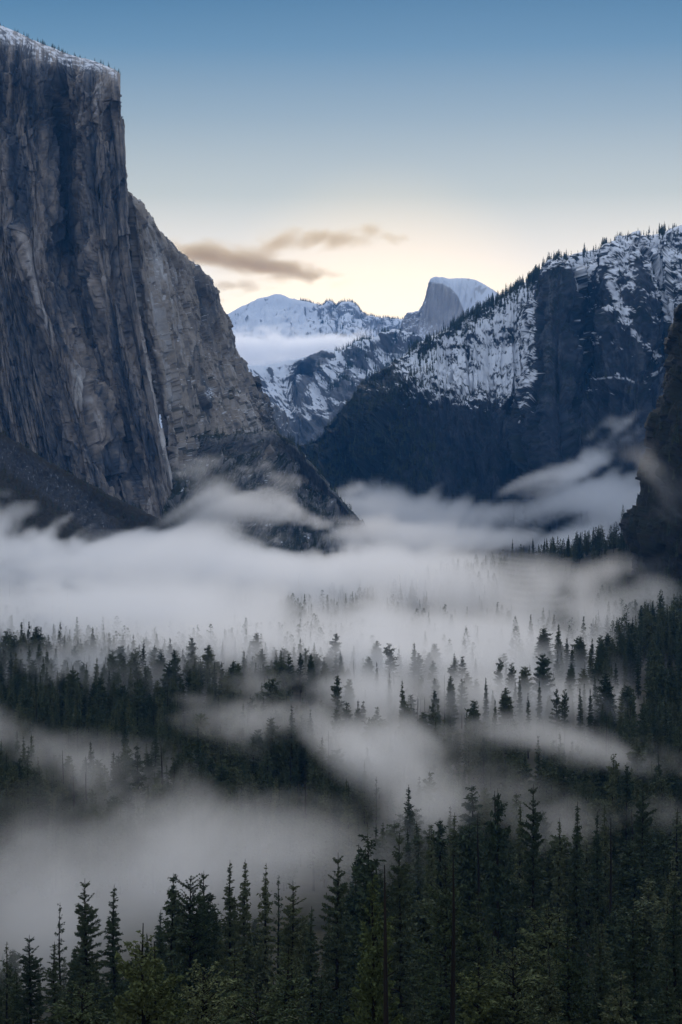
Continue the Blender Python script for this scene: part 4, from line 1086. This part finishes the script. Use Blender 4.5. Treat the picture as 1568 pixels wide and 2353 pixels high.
def vol_object(name, lo, hi, step, fn, mat, label):
    shape = [max(4, int(round((h - l) / s)) + 1) for l, h, s in zip(lo, hi, step)]
    nx, ny, nz = shape; n = nx * ny * nz
    X, Y, Z = np.meshgrid(*[np.linspace(a, b, s, dtype=np.float32) for a, b, s in zip(lo, hi, shape)], indexing='ij')
    D = np.clip(fn(X, Y, Z), 0, None) * 1000.0; D[D < .01] = 0      # stored per kilometre
    me = bpy.data.meshes.new(name); me.vertices.add(n)
    at = me.attributes.new('fog_density', 'FLOAT', 'POINT'); at.data.foreach_set('value', D.astype(np.float32).ravel())
    o = link(bpy.data.objects.new(name, me))
    ng = bpy.data.node_groups.new(name, 'GeometryNodeTree')
    ng.interface.new_socket('Geometry', in_out='INPUT', socket_type='NodeSocketGeometry')
    ng.interface.new_socket('Geometry', in_out='OUTPUT', socket_type='NodeSocketGeometry')
    N = ng.nodes.new; L = ng.links.new
    gi = N('NodeGroupInput'); go = N('NodeGroupOutput'); vc = N('GeometryNodeVolumeCube')
    vc.inputs['Min'].default_value = lo; vc.inputs['Max'].default_value = hi
    for k, v in zip(('Resolution X', 'Resolution Y', 'Resolution Z'), shape): vc.inputs[k].default_value = v
    def vm(op, src, vec):
        q = N('ShaderNodeVectorMath'); q.operation = op; L(src, q.inputs[0])
        if vec is not None: q.inputs[1].default_value = vec
        return q
    pos = N('GeometryNodeInputPosition')
    a = vm('SUBTRACT', pos.outputs[0], lo); b = vm('MULTIPLY', a.outputs[0], [(s - 1) / (h - l) for s, h, l in zip(shape, hi, lo)])
    c = vm('ADD', b.outputs[0], (.5, .5, .5)); d = vm('FLOOR', c.outputs[0], None); e = vm('DOT_PRODUCT', d.outputs[0], (ny * nz, nz, 1))
    na = N('GeometryNodeInputNamedAttribute'); na.data_type = 'FLOAT'; na.inputs[0].default_value = 'fog_density'
    si = N('GeometryNodeSampleIndex'); si.data_type = 'FLOAT'; si.domain = 'POINT'; si.clamp = True
    L(gi.outputs[0], si.inputs['Geometry']); L(na.outputs[0], si.inputs['Value']); L(e.outputs['Value'], si.inputs['Index'])
    L(si.outputs[0], vc.inputs['Density'])
    sm = N('GeometryNodeSetMaterial'); sm.inputs['Material'].default_value = mat
    L(vc.outputs[0], sm.inputs[0]); L(sm.outputs[0], go.inputs[0])
    md = o.modifiers.new('fog', 'NODES'); md.node_group = ng
    tag(o, label, None, None, 'stuff')
    return o

# banks of mist: (px, py, distance|None, rx_px, rz_m, ry_m, density per km, tilt deg in the x-z plane)
BLOB = [
 # main bank on the valley floor
 (420, 1320, 2900, 600, 38, 420, 7.0, 0), (30, 1280, 2650, 300, 50, 380, 8, -6), (260, 1300, 2700, 240, 44, 300, 7, 5), (620, 1315, 2700, 220, 46, 300, 8, -4), (900, 1325, 2900, 280, 44, 380, 8, 3), (380, 1395, 2150, 620, 30, 260, 7, 0), (1090, 1360, 2500, 170, 36, 240, 6.5, -14),
 (1180, 1120, 4500, 70, 26, 170, 4.2, 25), (1250, 1090, 4480, 70, 28, 170, 4.4, 35), (1320, 1070, 4480, 80, 34, 170, 4.6, 30), (1390, 1035, 4460, 60, 38, 170, 4.8, 45), (1440, 985, 4420, 44, 40, 150, 4.6, 55),
 # far bright bank behind the buttress
 (1120, 1190, 5400, 440, 50, 700, 14, 0), (900, 1240, 4300, 600, 36, 400, 10, 0), (850, 1150, 5300, 150, 56, 500, 9, 0), (1000, 1185, 5000, 250, 40, 400, 8, 0), (1400, 1150, 4700, 130, 52, 350, 12, 0), (300, 1250, 3100, 380, 34, 250, 5, 0),
 # torn streamers rising on the right
 (1310, 1095, 4500, 120, 22, 160, 5.5, 30), (1300, 1150, 4700, 160, 26, 200, 7, 12),
 # wisps along the foot of the granite
 (560, 1160, 3650, 190, 30, 110, 5.2, -14), (480, 1110, 3600, 60, 46, 80, 6.5, 35), (690, 1175, 3700, 90, 16, 90, 5.2, -30), (430, 1170, 3500, 150, 54, 110, 7, 10), (720, 1200, 3750, 190, 28, 170, 4.5, -8), (450, 1070, 3600, 70, 45, 60, 2.2, 35), (620, 1085, 3650, 110, 32, 60, 1.6, -20), (850, 1215, 4000, 120, 30, 150, 4, 0),
 (200, 1205, 2950, 220, 26, 120, 3.5, -15),
 # right hand slope
 (1470, 1300, 2350, 170, 16, 110, 5.6, 12), (1280, 1335, 2250, 130, 24, 130, 4.4, -22), (1490, 1370, 1950, 120, 26, 80, 5.5, 28), (1370, 1410, 1850, 130, 20, 90, 5, -25), (1540, 1180, 2250, 60, 40, 60, 2, 20), (1490, 1060, 2300, 50, 50, 60, 1.6, 40), (1220, 1400, 2050, 90, 26, 110, 5, 40), (1330, 1480, 1700, 200, 12, 80, 4, -6),
 # layers over the middle of the forest
 (980, 1455, None, 420, 22, 220, 9, -3), (640, 1480, None, 320, 20, 160, 7.5, -5), (150, 1430, None, 300, 24, 200, 8, 4), (420, 1440, None, 220, 22, 180, 8, -4), (1000, 1515, None, 420, 18, 150, 8, -3), (400, 1500, None, 300, 16, 120, 4, 0),
 (1120, 1585, None, 300, 15, 110, 8, -4), (1380, 1610, None, 150, 10, 80, 5, -4), (800, 1590, None, 220, 14, 100, 8, -6),
 (650, 1655, None, 210, 13, 90, 8.58, -12), (820, 1730, None, 170, 14, 60, 10.14, -18), (930, 1700, None, 130, 13, 60, 5.46, 0),
 (1240, 1690, None, 260, 9, 70, 9.36, -8), (1430, 1745, None, 150, 9, 50, 9.36, -14), (1010, 1640, None, 200, 10, 70, 3.90, 0),
 # lower left swathes
 (40, 1690, None, 150, 9, 60, 5.46, -24), (180, 1780, None, 170, 11, 50, 5.46, -26), (400, 1870, None, 210, 17, 60, 6.5, -12), (640, 1930, None, 180, 14, 50, 6.5, -10),
 (280, 1965, None, 260, 20, 60, 6.5, 0), (40, 2050, 660, 190, 22, 50, 9.36, 0), (60, 2170, 600, 170, 24, 40, 7.02, 0), (330, 2060, 640, 220, 16, 40, 7.02, 0), (560, 2010, 660, 200, 12, 40, 6.24, 0),
 (980, 1860, None, 130, 13, 45, 8.58, 0), (930, 1785, None, 170, 11, 50, 4.68, 10), (1130, 1830, None, 160, 9, 40, 3.12, 0), (1290, 1900, 730, 130, 11, 36, 5.46, 0), (1500, 1880, 750, 130, 8, 36, 3.12, 0), (800, 1960, 690, 160, 11, 40, 5.46, 0),
 (60, 1540, None, 260, 14, 100, 3.12, 0), (330, 1550, None, 260, 14, 100, 2.34, -6), (250, 1760, 1000, 300, 14, 70, 1.09, -10),
]
def fog_fn(X, Y, Z):
    D = np.zeros_like(X)
    for px, py, d, rx, rz_, ry, dn, tilt in BLOB:
        if d is None: d = (CAMZ - (44 if py > 1640 else 36)) * F / (py - HY)
        c = P(px, py, d); sx = rx / F * d
        if Y.max() < c[1] - 2.4 * ry or Y.min() > c[1] + 2.4 * ry: continue
        t = math.radians(tilt); dx = X - c[0]; dz = Z - c[2]
        a = dx * math.cos(t) + dz * math.sin(t); b = -dx * math.sin(t) + dz * math.cos(t)
        q = (a / sx) ** 2 + (b / rz_) ** 2 + ((Y - c[1]) / ry) ** 2
        D += (dn if dn > 5 else 2.2 + .56 * dn) * .001 * np.exp(-q * 1.3)
    m = D > .0004
    x, y, z = X[m], Y[m], Z[m]
    s = np.interp(y, [500, 1200, 2500, 5000], [24, 42, 85, 170]).astype(np.float32)
    k = np.interp(y, [500, 1300, 2300, 4000], [.26, .16, -.05, -.40]).astype(np.float32)
    zt = z + k * x
    w1 = pn(x / (2.4 * s), y / (6 * s), zt / (1.7 * s)); w2 = pn(x / (2.4 * s) + 40, y / (6 * s), zt / (1.7 * s) + 9)
    n = fbm(x / (1.7 * s) + 1.2 * w1, y / (4.5 * s) + 3, zt / (.62 * s) + 1.2 * w2, 5, .62)
    big = pn(x / (5 * s), y / (9 * s), zt / (3 * s) + 5)
    Dn = D[m] / .006
    v = .006 * np.clip(1.6 * Dn - np.clip(.5 - 2.2 * n - .5 * big, .05, 1.7), 0, None) * sstep(0, .15, Dn)
    D = np.zeros_like(D); D[m] = v
    return D * (1 - sstep(.8, 1, np.abs(X) / (np.abs(X).max() * 1.0001))) * (1 - sstep(.85, 1, (Z - Z.min()) / (Z.max() - Z.min())))
M_fog = vol_mat('fog', (.985, .99, 1.0), .58, 1.0, 1.0)
vol_object('fog', (-420, 500, -4), (420, 1500, 140), (3.6, 5, 3.0), fog_fn, M_fog, 'thin drifting mist among the nearer pines')
vol_object('fog', (-760, 1500, -4), (760, 3300, 250), (6.5, 11, 4.6), fog_fn, M_fog, 'thick mist bank lying across the valley floor')
vol_object('fog', (-1500, 3300, -4), (1500, 7200, 560), (12, 22, 8), fog_fn, M_fog, 'bright far mist bank under the dark ridge')

# cloud belt across the far mountain, and the brown dawn clouds in the sky
def blobs(X, Y, Z, L):
    D = np.zeros_like(X)
    for px, py, d, rx, rz_, ry, dn, tilt in L:
        c = P(px, py, d); sx = rx / F * d; sz = rz_ / F * d
        t = math.radians(tilt); dx = X - c[0]; dz = Z - c[2]
        a = dx * math.cos(t) + dz * math.sin(t); b = -dx * math.sin(t) + dz * math.cos(t)
        D += dn * .001 * np.exp(-1.4 * ((a / sx) ** 2 + (b / sz) ** 2 + ((Y - c[1]) / ry) ** 2))
    return D
BELT = [(640, 806, 12200, 190, 34, 500, 4.5, 2), (770, 790, 12200, 120, 20, 450, 4.5, 6), (560, 805, 12200, 120, 40, 450, 4, 0), (600, 757, 12600, 130, 6, 250, 1.6, 4), (850, 772, 12400, 60, 14, 250, 1.2, 30), (700, 760, 12600, 60, 5, 200, .8, 6), (640, 838, 12000, 120, 18, 300, 1.2, 0)]
def belt_fn(X, Y, Z):
    n = fbm(X / 210 + .9 * pn(X / 300, Y / 900, Z / 150), Y / 900, Z / 75 + .7 * pn(X / 260 + 7, Y / 900, Z / 130), 5, .58)
    D = blobs(X, Y, Z, BELT) / .004
    return .004 * np.clip(1.5 * D - np.clip(.5 - 2.2 * n, .04, 1.6), 0, None) * sstep(0, .15, D)
M_cloud = vol_mat('cloud_belt', (.99, .99, 1.0), .58, 1.0, 1.0)
vol_object('cloud', (-1400, 11500, 900), (500, 13100, 1550), (16, 60, 7), belt_fn, M_cloud, 'flat white cloud belt in front of the far snow mountain')
HDC = [(1045, 735, 12750, 30, 20, 120, 1.6, 0), (1062, 760, 12750, 22, 14, 100, 1.3, 0), (1140, 690, 12900, 26, 8, 150, 1.8, 25), (1000, 760, 12700, 30, 14, 100, .8, 0)]
vol_object('cloud', (350, 12450, 1150), (1250, 13150, 1700), (22, 50, 14), lambda X, Y, Z: blobs(X, Y, Z, HDC) * np.clip(.9 + 1.8 * fbm(X / 150, Y / 300, Z / 90, 3), 0, 2), M_cloud, 'small puffs of cloud clinging to the granite dome')
SKYC = [(470, 588, 32000, 80, 24, 1100, .6, -6), (560, 602, 32000, 120, 24, 1100, .65, -10), (660, 624, 32000, 110, 17, 1100, .65, -10), (740, 636, 32000, 50, 6, 900, .25, -6), (700, 552, 32000, 110, 20, 1000, .62, 3), (640, 556, 32000, 60, 16, 800, .6, 30), (770, 545, 32000, 90, 11, 900, .5, -6), (905, 546, 32000, 50, 8, 700, .6, -12), (860, 532, 32000, 60, 8, 700, .4, -10),
        (550, 660, 32000, 80, 10, 900, .5, -3), (530, 692, 32000, 60, 8, 900, .4, 0), (420, 575, 32000, 60, 12, 900, .2, -5)]
def sky_fn(X, Y, Z):
    n = fbm(X / 620 + 1.2 * pn(X / 900, Y / 3500, Z / 420), Y / 4000, (Z - .12 * X) / 130 + .9 * pn(X / 800 + 9, Y / 3500, Z / 300), 5, .6)
    D = blobs(X, Y, Z, SKYC) / .0006
    return .0006 * np.clip(2.2 * D - np.clip(.75 - 2.6 * n, .05, 2.2), 0, None) * sstep(0, .15, D)
M_skyc = vol_mat('dawn_cloud', (.90, .70, .36), .5, 1.8, 1.0)
vol_object('cloud', (-3600, 30200, 3350), (2000, 33800, 5200), (44, 150, 22), sky_fn, M_skyc, 'long thin brownish dawn clouds low in the sky')

# ------------------------------------------------------------------ haze
hz = MB()
x0, x1, y0, y1, z0, z1 = -29000, 29000, -2900, 24000, -40, 2300
v = [(x0, y0, z0), (x1, y0, z0), (x1, y1, z0), (x0, y1, z0), (x0, y0, z1), (x1, y0, z1), (x1, y1, z1), (x0, y1, z1)]
me = mesh_from('haze', v, [(0, 3, 2, 1), (4, 5, 6, 7), (0, 1, 5, 4), (1, 2, 6, 5), (2, 3, 7, 6), (3, 0, 4, 7)], False)
M_haze = vol_mat('haze', (.10, .43, 1.0), .0, 2.0e-2, 1.0, '')
me.materials.append(M_haze)
ho = link(bpy.data.objects.new('haze', me)); tag(ho, 'blue morning haze filling the valley', None, None, 'stuff')
HAZE_ON = True
